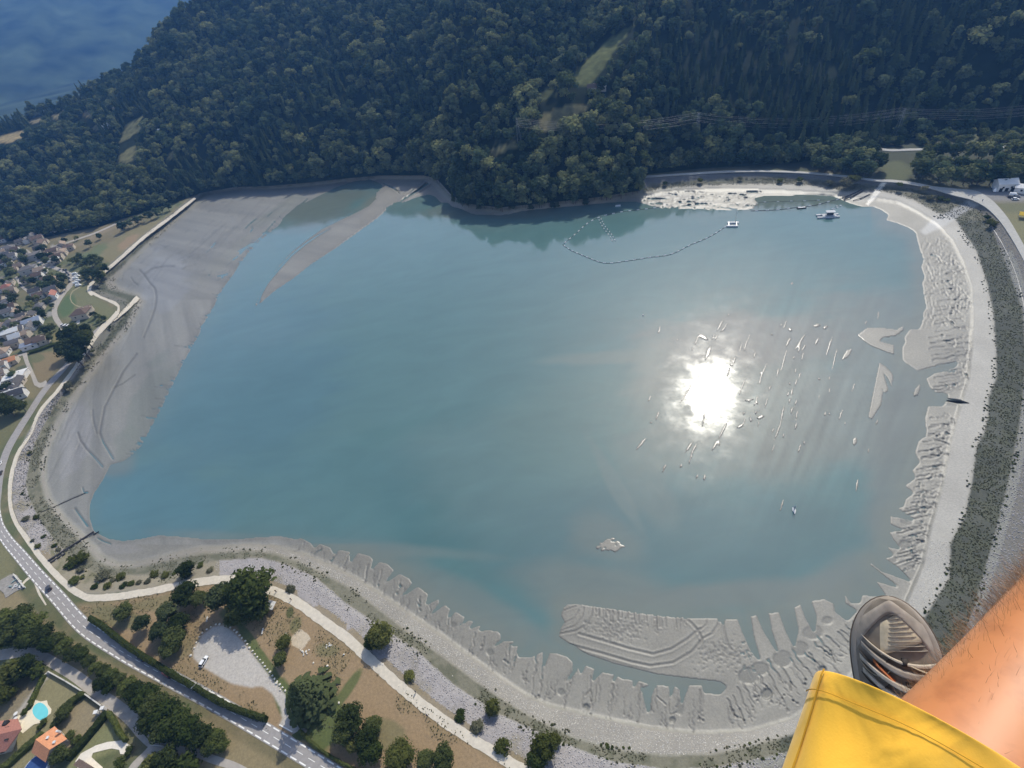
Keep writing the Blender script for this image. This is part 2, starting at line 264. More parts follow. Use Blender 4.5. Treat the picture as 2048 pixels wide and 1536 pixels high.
H = np.where(bblur(m_crest.astype(float), 1) > 0.02, bblur(H, 2), H)
for q in ISLES:
    s_ = local(q, 8); e_ = pmask(q)[s_]; d_ = segdist(PX[s_], PY[s_], q, True); f_ = np.clip(np.where(e_, 1.0, 1.2-d_/1.6), 0, 1)*(.55+.9*n3[s_]); f_ = np.clip((f_-.40)*4, 0, 1); H[s_] = np.maximum(H[s_], -.30+.38*f_); ISL[s_] = np.maximum(ISL[s_], f_)
# far shore: the forest bank drops straight to the water
wat = bblur(m_w.astype(float), 1)*(1-np.clip(ISL*1.5, 0, 1))
ripx = fbm(WX/5, WY/5, 9)
H = np.where(wat > 0.01, H*(1-wat)-0.50*wat+0.14*(ripx-.5)*(wat > .1)*(wat < .95), H)

# ------------------------------------------------------------------ base colours of the ground
def lerpc(C, m, col): C[:] = C*(1-m[..., None])+np.array(col, float)*m[..., None]
C = np.empty(PX.shape+(3,)); ROUGH = np.full(PX.shape, 0.95)
n1 = fbm(WX/60, WY/60, 21, 5); n2 = fbm(WX/12, WY/12, 31, 5); n3 = fbm(WX/3, WY/3, 41, 3)
C[:] = np.array((.150, .125, .062)); lerpc(C, np.clip((n1-.42)*5, 0, 1), (.085, .098, .040)); lerpc(C, np.clip((n2-.5)*4, 0, 1)*.6, (.20, .155, .085))
def soft(poly, r=2): return bblur(pmask(poly).astype(float), r)
def paint(poly, col, r=2, amt=1.0, nz=None):
    m = soft(poly, r)*amt
    if nz is not None: m = m*nz
    lerpc(C, m, col)
def blob(cx, cy, rx, ry, ang, col, amt=1.0, wob=0.5):
    a = math.radians(ang); X = (PX-cx)*math.cos(a)+(PY-cy)*math.sin(a); Y = -(PX-cx)*math.sin(a)+(PY-cy)*math.cos(a)
    q = np.sqrt((X/rx)**2+(Y/ry)**2)+(n2-.5)*wob*2
    lerpc(C, np.clip((1.15-q)*3, 0, 1)*amt, col)
TAN = (.265, .185, .100); GRN = (.085, .105, .030); OLV = (.145, .135, .060)
paint(A(150,1210, 205,1205, 290,1192, 440,1164, 545,1190, 590,1206, 640,1250, 735,1325, 850,1425, 960,1500, 1040,1550, 1100,1600, 700,1600, 560,1475, 300,1330, 190,1245), TAN, 3)
lerpc(C, soft(A(150,1210, 205,1205, 440,1164, 545,1190, 735,1325, 1040,1550, 560,1475, 190,1245), 3)*np.clip((n2-.45)*4, 0, 1)*.55, (.19, .145, .068))
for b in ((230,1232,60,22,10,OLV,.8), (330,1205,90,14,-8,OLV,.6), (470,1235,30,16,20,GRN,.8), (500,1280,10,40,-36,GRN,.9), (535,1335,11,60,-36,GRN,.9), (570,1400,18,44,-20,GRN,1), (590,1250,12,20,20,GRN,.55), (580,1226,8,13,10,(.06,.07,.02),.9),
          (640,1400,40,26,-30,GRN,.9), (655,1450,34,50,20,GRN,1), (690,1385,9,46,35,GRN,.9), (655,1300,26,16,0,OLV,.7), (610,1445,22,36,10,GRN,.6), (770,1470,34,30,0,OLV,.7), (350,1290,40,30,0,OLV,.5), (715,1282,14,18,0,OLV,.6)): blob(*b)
paint(LOT, (.43, .395, .345), 1); lerpc(C, soft(LOT, 1)*np.clip((n2-.5)*5, 0, 1)*.35, (.32, .29, .25))
# road verges and gardens at the lower left
paint(A(-60,1080, 0,1130, 60,1215, 150,1285, 300,1375, 420,1445, 560,1530, 640,1600, 520,1600, 380,1520, 250,1440, 120,1330, 0,1255, -80,1240), (.215, .170, .088), 3)
paint(A(-60,960, 0,1000, 10,1070, 30,1130, 10,1180, -60,1190), (.155, .145, .068), 3)
paint(A(-60,800, 40,820, 30,860, 0,900, -60,930), (.120, .115, .048), 3)
paint(A(72,1395, 100,1345, 170,1385, 130,1430, 110,1470, 60,1540, 0,1600, -60,1600, 30,1480), (.205, .180, .088), 2)
paint(A(165,1400, 208,1425, 190,1460, 140,1500, 118,1490, 140,1420), (.235, .190, .110), 2)
paint(A(215,1440, 245,1475, 240,1500, 160,1530, 120,1560, 150,1500), (.170, .170, .075), 2)
paint(A(0,1420, 80,1350, 85,1372, 30,1450, -60,1500), (.20, .165, .10), 2)
paint(A(95,1345, 101,1350, 30,1440, 20,1440), (.36, .33, .28), 1)
paint(A(0,1250, 40,1215, 60,1225, 80,1260, 40,1300, 0,1300), (.15,.15,.06), 3)
# village side fields
paint(A(174,511, 215,488, 260,462, 300,440, 352,408, 345,425, 287,471, 250,505, 222,527, 208,518, 190,513), (.175, .150, .072), 1)
blob(190,505,26,10,-30,(.10,.125,.05),.9); blob(330,425,24,8,-40,(.10,.115,.05),.8); blob(255,485,26,8,-38,(.25,.17,.095),.8)
paint(A(172,562, 180,590, 215,608, 230,624, 214,640, 190,634, 165,622, 138,642, 122,632, 117,610, 125,592, 142,570), (.135, .135, .062), 1)
blob(135,612,14,24,25,(.065,.105,.035),.95,.2)
paint(A(59,708, 121,700, 122,712, 115,732, 98,757, 84,766, 74,757), (.185, .140, .070), 1); blob(72,716,16,8,0,(.09,.105,.04),.7)
paint(A(48,735, 62,745, 66,770, 80,785, 66,800, 48,790, 44,760), (.165, .140, .070), 1)
paint(A(104,662, 122,668, 122,700, 106,705), (.16, .14, .055), 1)
paint(A(100,505, 160,486, 200,462, 240,450, 180,482, 130,500), (.21,.165,.10), 1)
for i in range(150):
    cx, cy = RNG.uniform(-120, 150), RNG.uniform(485, 820)
    if cx > 150-(cy-480)*.25: continue
    if not (cy < 700 and cx < 110 or cx < 50): continue
    blob(cx, cy, RNG.uniform(4, 12), RNG.uniform(2, 5), -18, [(.10,.095,.075), (.055,.07,.035), (.17,.15,.12), (.07,.075,.05), (.30,.28,.25)][RNG.integers(0, 5)], .8, .3)
# right-hand side land
paint(A(1985,405, 2240,410, 2240,560, 2080,520, 2030,440), (.125, .125, .062), 2); paint(A(1990,425, 2240,430, 2240,560, 2070,520), (.165, .155, .075), 2)
paint(A(1925,384, 1962,376, 2240,378, 2240,404, 1992,404, 1975,400), (.20, .195, .185), 2)
paint(A(1750,358, 1690,345, 1600,330, 1700,290, 1760,240, 2240,236, 2240,376, 1900,376), (.040, .046, .022), 2); blob(1790,340,30,20,0,(.085,.095,.04),.9); paint(A(1290,345, 1400,330, 1600,318, 1720,290, 1720,345, 1640,342, 1463,337, 1381,343), (.030, .034, .018), 2); blob(1945,272,16,12,0,(.10,.11,.05),.8); blob(1995,272,16,12,0,(.10,.11,.05),.8)  # the last two blobs are sunlit patches, painted in as paler ground
# banks
def ringm(a, b, r=1): return bblur((a & ~b).astype(float), r)
ST = ringm(m_crest, m_vo); lerpc(C, ST, (.270, .250, .240)); lerpc(C, ST*np.clip((n3-.45)*4, 0, 1)*.5, (.20, .188, .185)); lerpc(C, ST*np.clip((n2-.56)*5, 0, 1)*.8, (.16, .14, .08))
lerpc(C, ST*np.clip((d_cr < 12)*1.0*(n2 > .42), 0, 1)*.8*(PY > 1100), (.19, .15, .085))
lerpc(C, ST*np.clip(1-d_vo/16, 0, 1)*(PY > 1150)*(PX > 600)*.7, (.34, .32, .29))
lerpc(C, ST*((PY < 720) & (PX < 420)), (.120, .115, .092)); lerpc(C, ST*((PY < 720) & (PX < 420))*np.clip((n2-.5)*6, 0, 1)*.7, (.085, .088, .058)); lerpc(C, ST*((PX > 1500)), (.150, .140, .118)); lerpc(C, ST*((PX > 1500) & (d_vo < 22) & (PY > 500)), (.21, .205, .175))
lerpc(C, ST*((PY > 1100) & (PX < 440) & (PX > 100)), (.215, .190, .135)); lerpc(C, ST*((PY > 1100) & (PX < 440) & (PX > 100))*np.clip((n2-.5)*6, 0, 1), (.12, .115, .06))
lerpc(C, ST*((PY < 420) & (PX > 1250) & (PX < 1760)), (.115, .112, .105))
VG = ringm(m_vo, m_vi); lerpc(C, VG, (.150, .142, .100)); lerpc(C, VG*((PX > 1560) & (PY > 440)), (.060, .064, .048)); lerpc(C, VG*((PX > 1560) & (PY > 440))*np.clip((n2-.52)*6, 0, 1)*.6, (.105, .108, .085)); lerpc(C, VG*((PY < 700) & (PX < 420)), (.075, .080, .052)); lerpc(C, VG*np.clip((n3-.4)*5, 0, 1)*.6, (.075, .080, .046))
BE = ringm(m_vi, m_be, 2); lerpc(C, BE, (.218, .200, .166)); lerpc(C, BE*np.clip((n3-.5)*5, 0, 1)*.4, (.185, .17, .145)); ROUGH = np.where(BE > .3, 0.62, ROUGH)
lerpc(C, BE*np.clip((PX-1450)/300, 0, 1), (.275, .262, .230)); C *= (1+BE*(n2-.5)*.35)[..., None]  # eastern beach painted paler, in place of the sheen on damp gravel
MD = bblur((m_be).astype(float), 2)
mud = np.array((.184, .174, .143))*(1+0.35*(n1-.5)[..., None]+0.25*(n2-.5)[..., None])
C = C*(1-MD[..., None])+mud*MD[..., None]; ROUGH = np.where(MD > .3, 0.50, ROUGH); ROUGH = np.where((ISL > .3) & (PX > 1180) & (PX < 1730), .34, ROUGH)
lerpc(C, MD*np.exp(-((d_be-2)/7)**2)*.45, (.25, .235, .20))
# darker, wetter mud towards the water; olive algae film on the western flats
west = MD*((PX < 720) & (PY < 1090)); lerpc(C, west*.5, (.190, .188, .168)); lerpc(C, west*np.exp(-(d_wt/6)**2)*.5*(n3 > .35), (.10, .10, .08))
for b in ((300,800,34,90,22,(.150,.158,.130),.75), (255,890,26,40,20,(.15,.16,.13),.6), (560,420,60,12,-33,(.155,.16,.125),.6), (450,520,80,14,-42,(.19,.185,.15),.6), (330,560,50,60,0,(.24,.245,.25),.4), (150,880,30,70,10,(.245,.235,.225),.5), (400,600,26,50,30,(.20,.19,.16),.5), (240,1098,46,10,0,(.23,.22,.20),.5)): blob(*b)
fl = fbm((WX*.62+WY*.78)/9, (WY*.62-WX*.78)/150, 401, 5); fl2 = fbm((WX*.9+WY*.43)/6, (WY*.9-WX*.43)/120, 411, 4); wf = MD*((PX < 720) & (PY < 1090)); band = np.where(PY < 600, fl, fl2)
C *= (1+wf*(band-.5)*.55)[..., None]; wm_ = np.clip(bblur(m_w.astype(float), 3)*2.2, 0, 1)*MD*(1-wat); lerpc(C, wm_*.55, (.150, .142, .118)); C *= (1-MD[..., None])+MD[..., None]*(0.95+0.10*n3[..., None])
paint(COURT, (.48, .40, .285), 0)
paint(A(1939,399, 1963,406, 1914,435, 1890,452, 1850,470, 1840,462, 1866,437, 1885,430), (.33, .325, .305), 1); paint(A(1773,365, 1764,366, 1750,380, 1744,391, 1731,408, 1736,411, 1753,393, 1762,382), (.62, .58, .50), 0)
for k in range(5): paint(A(1938+4*k,400+1.5*k, 1940+4*k,400.5+1.5*k, 1890+4*k,432+2*k, 1888+4*k,431.5+2*k), (.22,.215,.20), 0, .6)

# ------------------------------------------------------------------ erosion channels, grooves and pits cut into the mud
def carve(line, w, depth, dark=0.45, rim=0.0, only_mud=True):
    s = local(line, 6*max(w, 1.5)+4)
    if s is None: return
    d = segdist(PX[s], PY[s], line); e = np.exp(-(d/w)**2)
    ok = m_be[s]*(1-wat[s]) if only_mud else 1.0
    H[s] -= depth*e*ok
    if rim: H[s] += rim*np.exp(-((d-2.2*w)/w)**2)*ok
    f = (dark*e*ok)[..., None]; C[s] = C[s]*(1-f)+np.array((.085, .080, .070))*f
def wiggle(p0, p1, amp, n, seed=None):
    p0, p1 = np.array(p0, float), np.array(p1, float); d = p1-p0; L = np.hypot(*d); nrm = np.array([-d[1], d[0]])/L
    t = np.linspace(0, 1, n); o = (RNG.random(n)-.5)*2*amp; o[0] = 0
    return p0+d*t[:, None]+nrm*o[:, None]
for ln, w in ((A(279,540, 287,548, 299,565, 310,577, 313,595, 310,616, 304,634, 287,675), 2.2), (A(289,548, 303,538, 328,533, 349,533), 1.6), (A(273,708, 246,743, 226,781, 209,814, 203,845, 199,866, 207,886, 226,917), 2.6),
              (A(156,866, 160,880, 172,897, 185,911, 205,933), 2.6), (A(185,820, 186,838, 189,851, 194,868), 1.8), (A(225,777, 245,768, 270,750), 1.4), (A(95,1021, 118,1010, 145,997, 175,985), 1.6), (A(516,606, 522,588, 534,566, 556,540, 582,511, 608,490, 634,472, 659,458), 2.8),
              (A(165,975, 168,985, 175,985), 1.8), (A(150,1018, 160,1032, 175,1052), 3.0), (A(262,555, 268,565, 276,570), 1.5), (A(195,1076, 205,1082, 222,1088), 1.5)):
    carve(ln, w*.8, .40, .75, .06)
for i in range(46):                    # long parallel flow lines on the western flats
    t = RNG.random(); a = np.array([600-330*t, 400+150*t])+RNG.normal(0, 14, 2); ang = math.radians(138+RNG.normal(0, 5)); L = RNG.uniform(30, 120)
    b = a+L*np.array([math.cos(ang), math.sin(ang)]); carve(wiggle(a, b, 1.2, 6), RNG.uniform(.9, 1.6), RNG.uniform(.08, .25), RNG.uniform(.1, .3))
for i in range(34):
    y = RNG.uniform(610, 900); x0 = 250-(y-600)*.42+RNG.uniform(-45, 40); a = np.array([x0, y]); ang = math.radians(112+RNG.normal(0, 8)); L = RNG.uniform(40, 130)
    b = a+L*np.array([math.cos(ang), math.sin(ang)]); carve(wiggle(a, b, 2.0, 7), RNG.uniform(.9, 1.8), RNG.uniform(.06, .2), RNG.uniform(.06, .22))
for i in range(90):
    a = np.array([RNG.uniform(230, 520), RNG.uniform(400, 560)]); ang = math.radians(150+RNG.normal(0, 14)); L = RNG.uniform(5, 22); carve(wiggle(a, a+L*np.array([math.cos(ang), math.sin(ang)]), 1, 4), 1.1, .2, .35)
edge = A(574,432, 527,479, 481,529, 452,571, 429,615, 404,660, 367,728, 342,782, 316,835, 293,878, 265,911)
def along(line, s):
    d = np.hypot(*np.diff(line, axis=0).T); c = np.r_[0, np.cumsum(d)]; s = s*c[-1]; i = min(np.searchsorted(c, s, 'right')-1, len(d)-1)
    u = np.diff(line, axis=0)[i]/d[i]; return line[i]+u*(s-c[i]), u
for i in range(95):                   # gullies that fray the western mud edge
    s = RNG.random()**.8; p, u = along(edge, s); nrm = np.array([-u[1], u[0]]); nrm = nrm if nrm[0] < 0 else -nrm
    L = RNG.uniform(3, 14) if RNG.random() < .88 else RNG.uniform(18, 40); q = p+L*(nrm*.75+np.array([-.55, .30])*RNG.uniform(.2, .9)); carve(wiggle(p+nrm*1.5, q, 1.6, 5), RNG.uniform(.9, 1.3), .16, .5)
near = A(600,1077, 680,1098, 745,1120, 800,1148, 850,1195, 900,1222, 960,1250, 1005,1272, 1040,1298, 1110,1312, 1190,1342, 1250,1357, 1340,1373, 1420,1378)
nland = A(590,1112, 660,1142, 712,1168, 770,1206, 820,1244, 872,1282, 930,1322, 975,1350, 1020,1382, 1090,1412, 1180,1436, 1240,1450, 1330,1466, 1420,1470)
def rills(sea, land, n, amp=3.0, w0=2.2, dep=.75, l0=.35, l1=.98, pits=2):
    for i in range(n):
        s = (i+RNG.random())/n; p, u = along(sea, s); q, _ = along(land, min(1, max(0, s+RNG.normal(0, .006)))); r = RNG.uniform(l0, l1)
        st = RNG.uniform(-.05, .25); a = p+(q-p)*st; e = p+(q-p)*r; m = max(5, int(np.hypot(*(e-a))/7)); L = wiggle(a, e, amp, m)
        k = max(2, m//2); carve(L[:k+1], w0*RNG.uniform(.8, 1.6), dep, .5, .08); carve(L[k:], max(.9, w0*RNG.uniform(.5, .8)), dep*.8, .55, .06)
        for j in range(RNG.integers(0, pits+1)):
            c = L[-1]+RNG.normal(0, 5, 2); carve(np.stack([c, c+.5]), RNG.uniform(1.2, 2.4), .35, .7, .05); carve(np.stack([L[-1], c]), .9, .2, .4)
        if RNG.random() < .45: b = L[m//2]; carve(wiggle(b, b+RNG.normal(0, 1, 2)*9+(q-p)*.18, 2, 4), 1.2, .4, .55, .08)
rills(near, nland, 26, 2.6, 1.15, .26)
rills(A(1440,1390, 1500,1330, 1570,1310, 1640,1270, 1700,1240, 1770,1195), A(1460,1462, 1560,1432, 1640,1392, 1700,1332, 1760,1262, 1815,1200), 26, 3, 1.15, .28, .4, 1)
rills(A(1790,1150, 1785,1090, 1805,1040, 1822,985, 1836,930, 1840,880, 1856,830), A(1846,1130, 1858,1075, 1872,1025, 1885,970, 1896,915, 1904,870, 1914,825), 30, 1.6, 1.05, .22, .4, 1.1)
rills(A(1856,790, 1875,745, 1860,690, 1856,640, 1852,590, 1846,540, 1838,500), A(1936,780, 1942,735, 1944,690, 1946,640, 1944,590, 1932,540, 1912,500), 30, 2.2, 1.05, .2, .5, 1)
def fine(sea, land, n):
    for i in range(n):
        s = (i+RNG.random())/n; p, u = along(sea, s); q, _ = along(land, min(1, max(0, s+RNG.normal(0, .008)))); st = RNG.uniform(.15, .6); r = RNG.uniform(.55, 1.0); a = p+(q-p)*st; e = p+(q-p)*max(r, st+.2); L = wiggle(a, e, 2.6, max(5, int(np.hypot(*(e-a))/5))); carve(L, RNG.uniform(.75, 1.05), .14, .62)
        for j in range(RNG.integers(0, 4)):
            b = L[RNG.integers(len(L)//2, len(L))]; c = b+RNG.normal(0, 4, 2)+(q-p)/np.hypot(*(q-p))*4; carve(wiggle(b, c, 1, 3), .8, .12, .6); carve(np.stack([c, c+.4]), RNG.uniform(.9, 1.6), .15, .75)
fine(near, nland, 58); fine(A(1440,1390, 1500,1330, 1570,1310, 1640,1270, 1700,1240, 1770,1195), A(1460,1462, 1560,1432, 1640,1392, 1700,1332, 1760,1262, 1815,1200), 26)
fine(A(1790,1150, 1785,1090, 1805,1040, 1822,985, 1836,930, 1840,880, 1856,830), A(1852,1130, 1864,1075, 1880,1025, 1893,970, 1904,915, 1912,870, 1920,825), 34); fine(A(1856,790, 1875,745, 1880,690, 1870,640, 1862,590, 1856,540, 1848,500), A(1940,780, 1946,735, 1948,690, 1950,640, 1948,590, 1936,540, 1916,500), 36)
def pond(cx, cy, rx, ry):
    a = np.linspace(0, 2*np.pi, 13)[:-1]; k = 1+.12*(RNG.random(12)-.5); pl = np.stack([cx+rx*k*np.cos(a), cy+ry*k*np.sin(a)], 1); s = local(pl, 6)
    d = segdist(PX[s], PY[s], pl, True); ins = pmask(pl)[s]; f = np.where(ins, 1.0, np.exp(-(d/1.3)**2)); H[s] -= f*np.maximum(H[s]-.06, 0)*.96+.02*f; lerp = (f*.9)[..., None]; C[s] = C[s]*(1-lerp)+np.array((.140, .135, .112))*lerp; ROUGH[s] = np.where(f > .6, .45, ROUGH[s])
for q in ((1520,1338,17,13), (1565,1318,19,16), (1600,1298,16,14), (1626,1265,20,14), (1655,1241,10,7), (1497,1352,20,16), (1534,1388,10,10), (1645,1338,6,5), (1122,1384,6,6), (1172,1414,5,5), (907,1250,5,5), (980,1305,6,6), (1360,1415,6,14), (1295,1400,5,16), (1345,1440,5,5), (1775,1120,20,8), (1810,1090,12,8), (1815,1040,12,10)): pond(*q)
# the engineered mud spit at the near shore
for ln, w, dp in ((A(1120,1268, 1152,1262, 1172,1250, 1182,1232, 1186,1214), 1.9, .6), (A(1120,1262, 1150,1252, 1164,1234, 1168,1214), 1.4, .35), (A(1128,1246, 1146,1238, 1158,1220), 1.3, .3), (A(1126,1222, 1148,1214, 1162,1209), 1.5, .5), (A(1158,1268, 1206,1282, 1256,1297, 1306,1309, 1342,1299, 1376,1278, 1400,1258), 2.3, .7), (A(1140,1290, 1200,1306, 1262,1324, 1300,1332, 1346,1326, 1384,1304, 1404,1280), 2.3, .7),
                  (A(1369,1236, 1384,1248, 1396,1262, 1404,1278), 2.2, .7), (A(1404,1278, 1424,1268, 1436,1250, 1438,1240), 2.0, .6), (A(1400,1260, 1412,1250, 1414,1238), 1.5, .4), (A(1446,1246, 1449,1264, 1456,1290, 1464,1300), 2.0, .6)): carve(ln, w*.85, dp*.75, .5, .10)
for i in range(34):
    x = RNG.uniform(1190, 1370); y0 = 1217+(x-1181)*.094; carve(A(x, y0-1, x+RNG.uniform(0, 3), y0+RNG.uniform(6, 26)), RNG.uniform(.9, 1.6), .5, .55, .1)
for i in range(420):
    x, y = (RNG.normal(1232, 30), RNG.normal(1262, 11)) if RNG.random() < .55 else (RNG.normal(1450, 34), RNG.normal(1312, 17)); carve(np.stack([np.array([x, y]), np.array([x+RNG.normal(0, 1.6), y+RNG.normal(0, 1.6)])]), RNG.uniform(.8, 1.3), .3, .5)
for i in range(120):                   # braided shelves on the bright eastern and northern mud
    y = RNG.uniform(470, 640); x = 1850+RNG.uniform(0, 82)*(1 if y > 500 else .6); a = np.array([x, y]); ang = math.radians(RNG.choice([70, 100, 20, 140])+RNG.normal(0, 14)); L = RNG.uniform(8, 34); carve(wiggle(a, a+L*np.array([math.cos(ang), math.sin(ang)]), 2.2, 5), RNG.uniform(.9, 1.4), .09, .16, .03)
for i in range(70):
    x = RNG.uniform(1275, 1510); y = RNG.uniform(384, 416); L = RNG.uniform(8, 40); carve(wiggle((x, y), (x+L, y+RNG.normal(0, 2.5)), 1.4, 6), RNG.uniform(.8, 1.5), .4, .5, .2)
blob(1340,392,50,5,2,(.15,.145,.135),.8,.2); blob(1310,408,34,3,4,(.15,.145,.135),.8,.2); blob(1420,405,22,3,0,(.16,.15,.14),.7,.2)
for i in range(26):
    t = i/25; a = np.array([800+70*t, 404-44*t]); carve(wiggle(a, a+np.array([34+RNG.normal(0, 8), -26]), 1, 4), 1.2, .45, .35, .2)
for k in range(9): carve(A(742+3.2*k,372+3.0*k, 765+4*k,366+1.5*k, 790+2*k,378+2*k), 1.0, .25, .35, .12) if k < 6 else carve(A(744+4*k,415, 750+3*k,436), .9, .2, .3)
carve(A(1892,800, 1972,810), 2.2, .9, .8, .25)

spit = (m_be & (wat < .03) & (PY > 1203) & (PX > 1118) & (PX < 1480)); H = np.where(spit, np.maximum(H, .035), H)
# ------------------------------------------------------------------ build the ground sheet
ZG = H.copy(); POS = at_z(PX, PY, 0.0); k = (CAM_H-ZG)/CAM_H; POS[..., 0] *= k; POS[..., 1] *= k; POS[..., 2] = ZG
by = np.interp(gx, BASE[:, 0], BASE[:, 1])
keep = (PY > by[None]-16) & ~((ZG < -0.45) & (bblur((ZG < -.45).astype(float), 2) > .999))
q = keep[:-1, :-1] & keep[1:, :-1] & keep[:-1, 1:] & keep[1:, 1:]
idx = np.arange(NXg*NYg).reshape(NYg, NXg); F = np.stack([idx[:-1, :-1][q], idx[1:, :-1][q], idx[1:, 1:][q], idx[:-1, 1:][q]], 1)
used = np.zeros(NXg*NYg, bool); used[F.ravel()] = True; remap = np.cumsum(used)-1
me = mesh_np('ground', POS.reshape(-1, 3)[used], remap[F].astype(np.int32), None, True)
ca = me.color_attributes.new('Col', 'FLOAT_COLOR', 'POINT'); cc = np.ones((used.sum(), 4), np.float32); cc[:, :3] = np.clip(C.reshape(-1, 3)[used], .01, .9); ca.data.foreach_set('color', cc.ravel())
ra = me.attributes.new('rough', 'FLOAT', 'POINT'); ra.data.foreach_set('value', ROUGH.ravel()[used].astype(np.float32))
m, n, l, p = new_mat('ground_soil_and_mud')
at = n.new('ShaderNodeAttribute'); at.attribute_name = 'Col'; ar = n.new('ShaderNodeAttribute'); ar.attribute_name = 'rough'
tc = n.new('ShaderNodeTexCoord'); t1 = n.new('ShaderNodeTexNoise'); t1.inputs['Scale'].default_value = 1.3; t1.inputs['Detail'].default_value = 8; t1.inputs['Roughness'].default_value = .7; l.new(tc.outputs['Object'], t1.inputs[0])
r1 = n.new('ShaderNodeMapRange'); r1.inputs[1].default_value = .3; r1.inputs[2].default_value = .7; r1.inputs[3].default_value = .78; r1.inputs[4].default_value = 1.22; l.new(t1.outputs[0], r1.inputs[0])
vm = n.new('ShaderNodeVectorMath'); vm.operation = 'SCALE'; l.new(at.outputs['Color'], vm.inputs[0]); l.new(r1.outputs[0], vm.inputs['Scale']); l.new(vm.outputs[0], p.inputs['Base Color'])
l.new(ar.outputs['Fac'], p.inputs['Roughness']); p.inputs['Specular IOR Level'].default_value = .55
bp = n.new('ShaderNodeBump'); bs_ = n.new('ShaderNodeMapRange'); bs_.inputs[1].default_value = .32; bs_.inputs[2].default_value = .95; bs_.inputs[3].default_value = 0.02; bs_.inputs[4].default_value = .40; l.new(ar.outputs['Fac'], bs_.inputs[0]); l.new(bs_.outputs[0], bp.inputs['Strength']); bp.inputs['Distance'].default_value = .25; l.new(t1.outputs[0], bp.inputs['Height']); l.new(bp.outputs[0], p.inputs['Normal'])
me.materials.append(m); ground = tag(obj('ground', me), kind='structure')
def ground_z(px, py):
    i = np.clip(((np.asarray(px)-gx[0])/G).astype(int), 0, NXg-1); j = np.clip(((np.asarray(py)-gy[0])/G).astype(int), 0, NYg-1); return ZG[j, i]
def on_ground(px, py, dz=0.0):
    px = np.asarray(px, float); py = np.asarray(py, float); P = at_z(px, py, np.maximum(ground_z(px, py), 0.0)); P[..., 2] += dz; return P

# ------------------------------------------------------------------ the lake
wx = np.arange(60, 2010, 5.0); wy = np.arange(340, 1450, 5.0); QX, QY = np.meshgrid(wx, wy); QP = at_z(QX, QY, 0.0)
WC = np.empty(QX.shape+(3,)); WC[:] = (.090, .158, .160)
wn1 = fbm(QP[..., 0]/90+7, QP[..., 1]/40, 61, 5); wn2 = fbm(QP[..., 0]/30, QP[..., 1]/14+3, 71, 5)
def wblob(cx, cy, rx, ry, ang, col, amt):
    a = math.radians(ang); X = (QX-cx)*math.cos(a)+(QY-cy)*math.sin(a); Y = -(QX-cx)*math.sin(a)+(QY-cy)*math.cos(a)
    q = np.sqrt((X/rx)**2+(Y/ry)**2)+(wn1-.5)*1.0+(wn2-.5)*.5; m = np.clip((1.3-q)*1.4, 0, 1); m = m*m*(3-2*m)*amt; WC[:] = WC*(1-m[..., None])+np.array(col)*m[..., None]
for b in ((300,1020,170,90,0,(.088,.165,.190),.9), (480,780,220,200,-30,(.082,.150,.170),.9), (900,1000,260,200,10,(.080,.150,.150),1), (860,1010,110,90,40,(.060,.128,.132),.8), (1080,960,260,130,10,(.110,.168,.168),.7), (1200,840,200,120,0,(.108,.168,.160),.7), (1400,1090,420,120,0,(.085,.138,.145),.8),
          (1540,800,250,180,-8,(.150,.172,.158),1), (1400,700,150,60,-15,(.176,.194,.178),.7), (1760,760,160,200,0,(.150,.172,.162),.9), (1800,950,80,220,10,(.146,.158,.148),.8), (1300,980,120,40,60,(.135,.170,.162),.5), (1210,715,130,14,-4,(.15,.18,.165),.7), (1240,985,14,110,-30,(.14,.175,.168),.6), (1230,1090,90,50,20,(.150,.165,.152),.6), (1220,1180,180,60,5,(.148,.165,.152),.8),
          (1450,1190,330,40,-4,(.155,.165,.152),.8), (1300,1320,260,50,10,(.165,.168,.150),1), (1650,1180,170,60,-30,(.158,.168,.156),.8), (980,1230,180,40,30,(.150,.165,.152),.7), (850,1160,160,40,30,(.130,.158,.148),.5), (640,1090,320,16,4,(.16,.178,.165),.6), (640,420,90,40,-20,(.13,.14,.12),.8), (760,400,60,12,-20,(.17,.16,.13),.9), (1000,425,160,14,0,(.13,.145,.125),.7), (1500,680,200,50,0,(.18,.18,.17),.6), (230,920,40,30,0,(.15,.16,.15),.7), (1550,400,140,18,0,(.12,.14,.12),.8), (640,1000,200,120,0,(.085,.155,.165),.5)): wblob(*b)
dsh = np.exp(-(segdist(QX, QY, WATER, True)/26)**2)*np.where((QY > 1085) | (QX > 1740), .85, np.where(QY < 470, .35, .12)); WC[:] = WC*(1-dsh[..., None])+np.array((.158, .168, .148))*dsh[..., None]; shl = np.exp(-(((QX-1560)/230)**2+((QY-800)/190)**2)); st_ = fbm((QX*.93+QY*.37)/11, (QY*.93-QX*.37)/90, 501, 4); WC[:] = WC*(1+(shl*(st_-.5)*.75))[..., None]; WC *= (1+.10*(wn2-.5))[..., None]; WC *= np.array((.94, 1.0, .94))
ii = np.arange(QX.size).reshape(QX.shape); FW = np.stack([ii[:-1, :-1].ravel(), ii[1:, :-1].ravel(), ii[1:, 1:].ravel(), ii[:-1, 1:].ravel()], 1)
wme = mesh_np('lake_water', QP.reshape(-1, 3), FW, None, True); ca = wme.color_attributes.new('Col', 'FLOAT_COLOR', 'POINT'); cc = np.ones((QX.size, 4), np.float32); cc[:, :3] = WC.reshape(-1, 3); ca.data.foreach_set('color', cc.ravel())
m, n, l, p = new_mat('turbid_lake_water'); at = n.new('ShaderNodeAttribute'); at.attribute_name = 'Col'
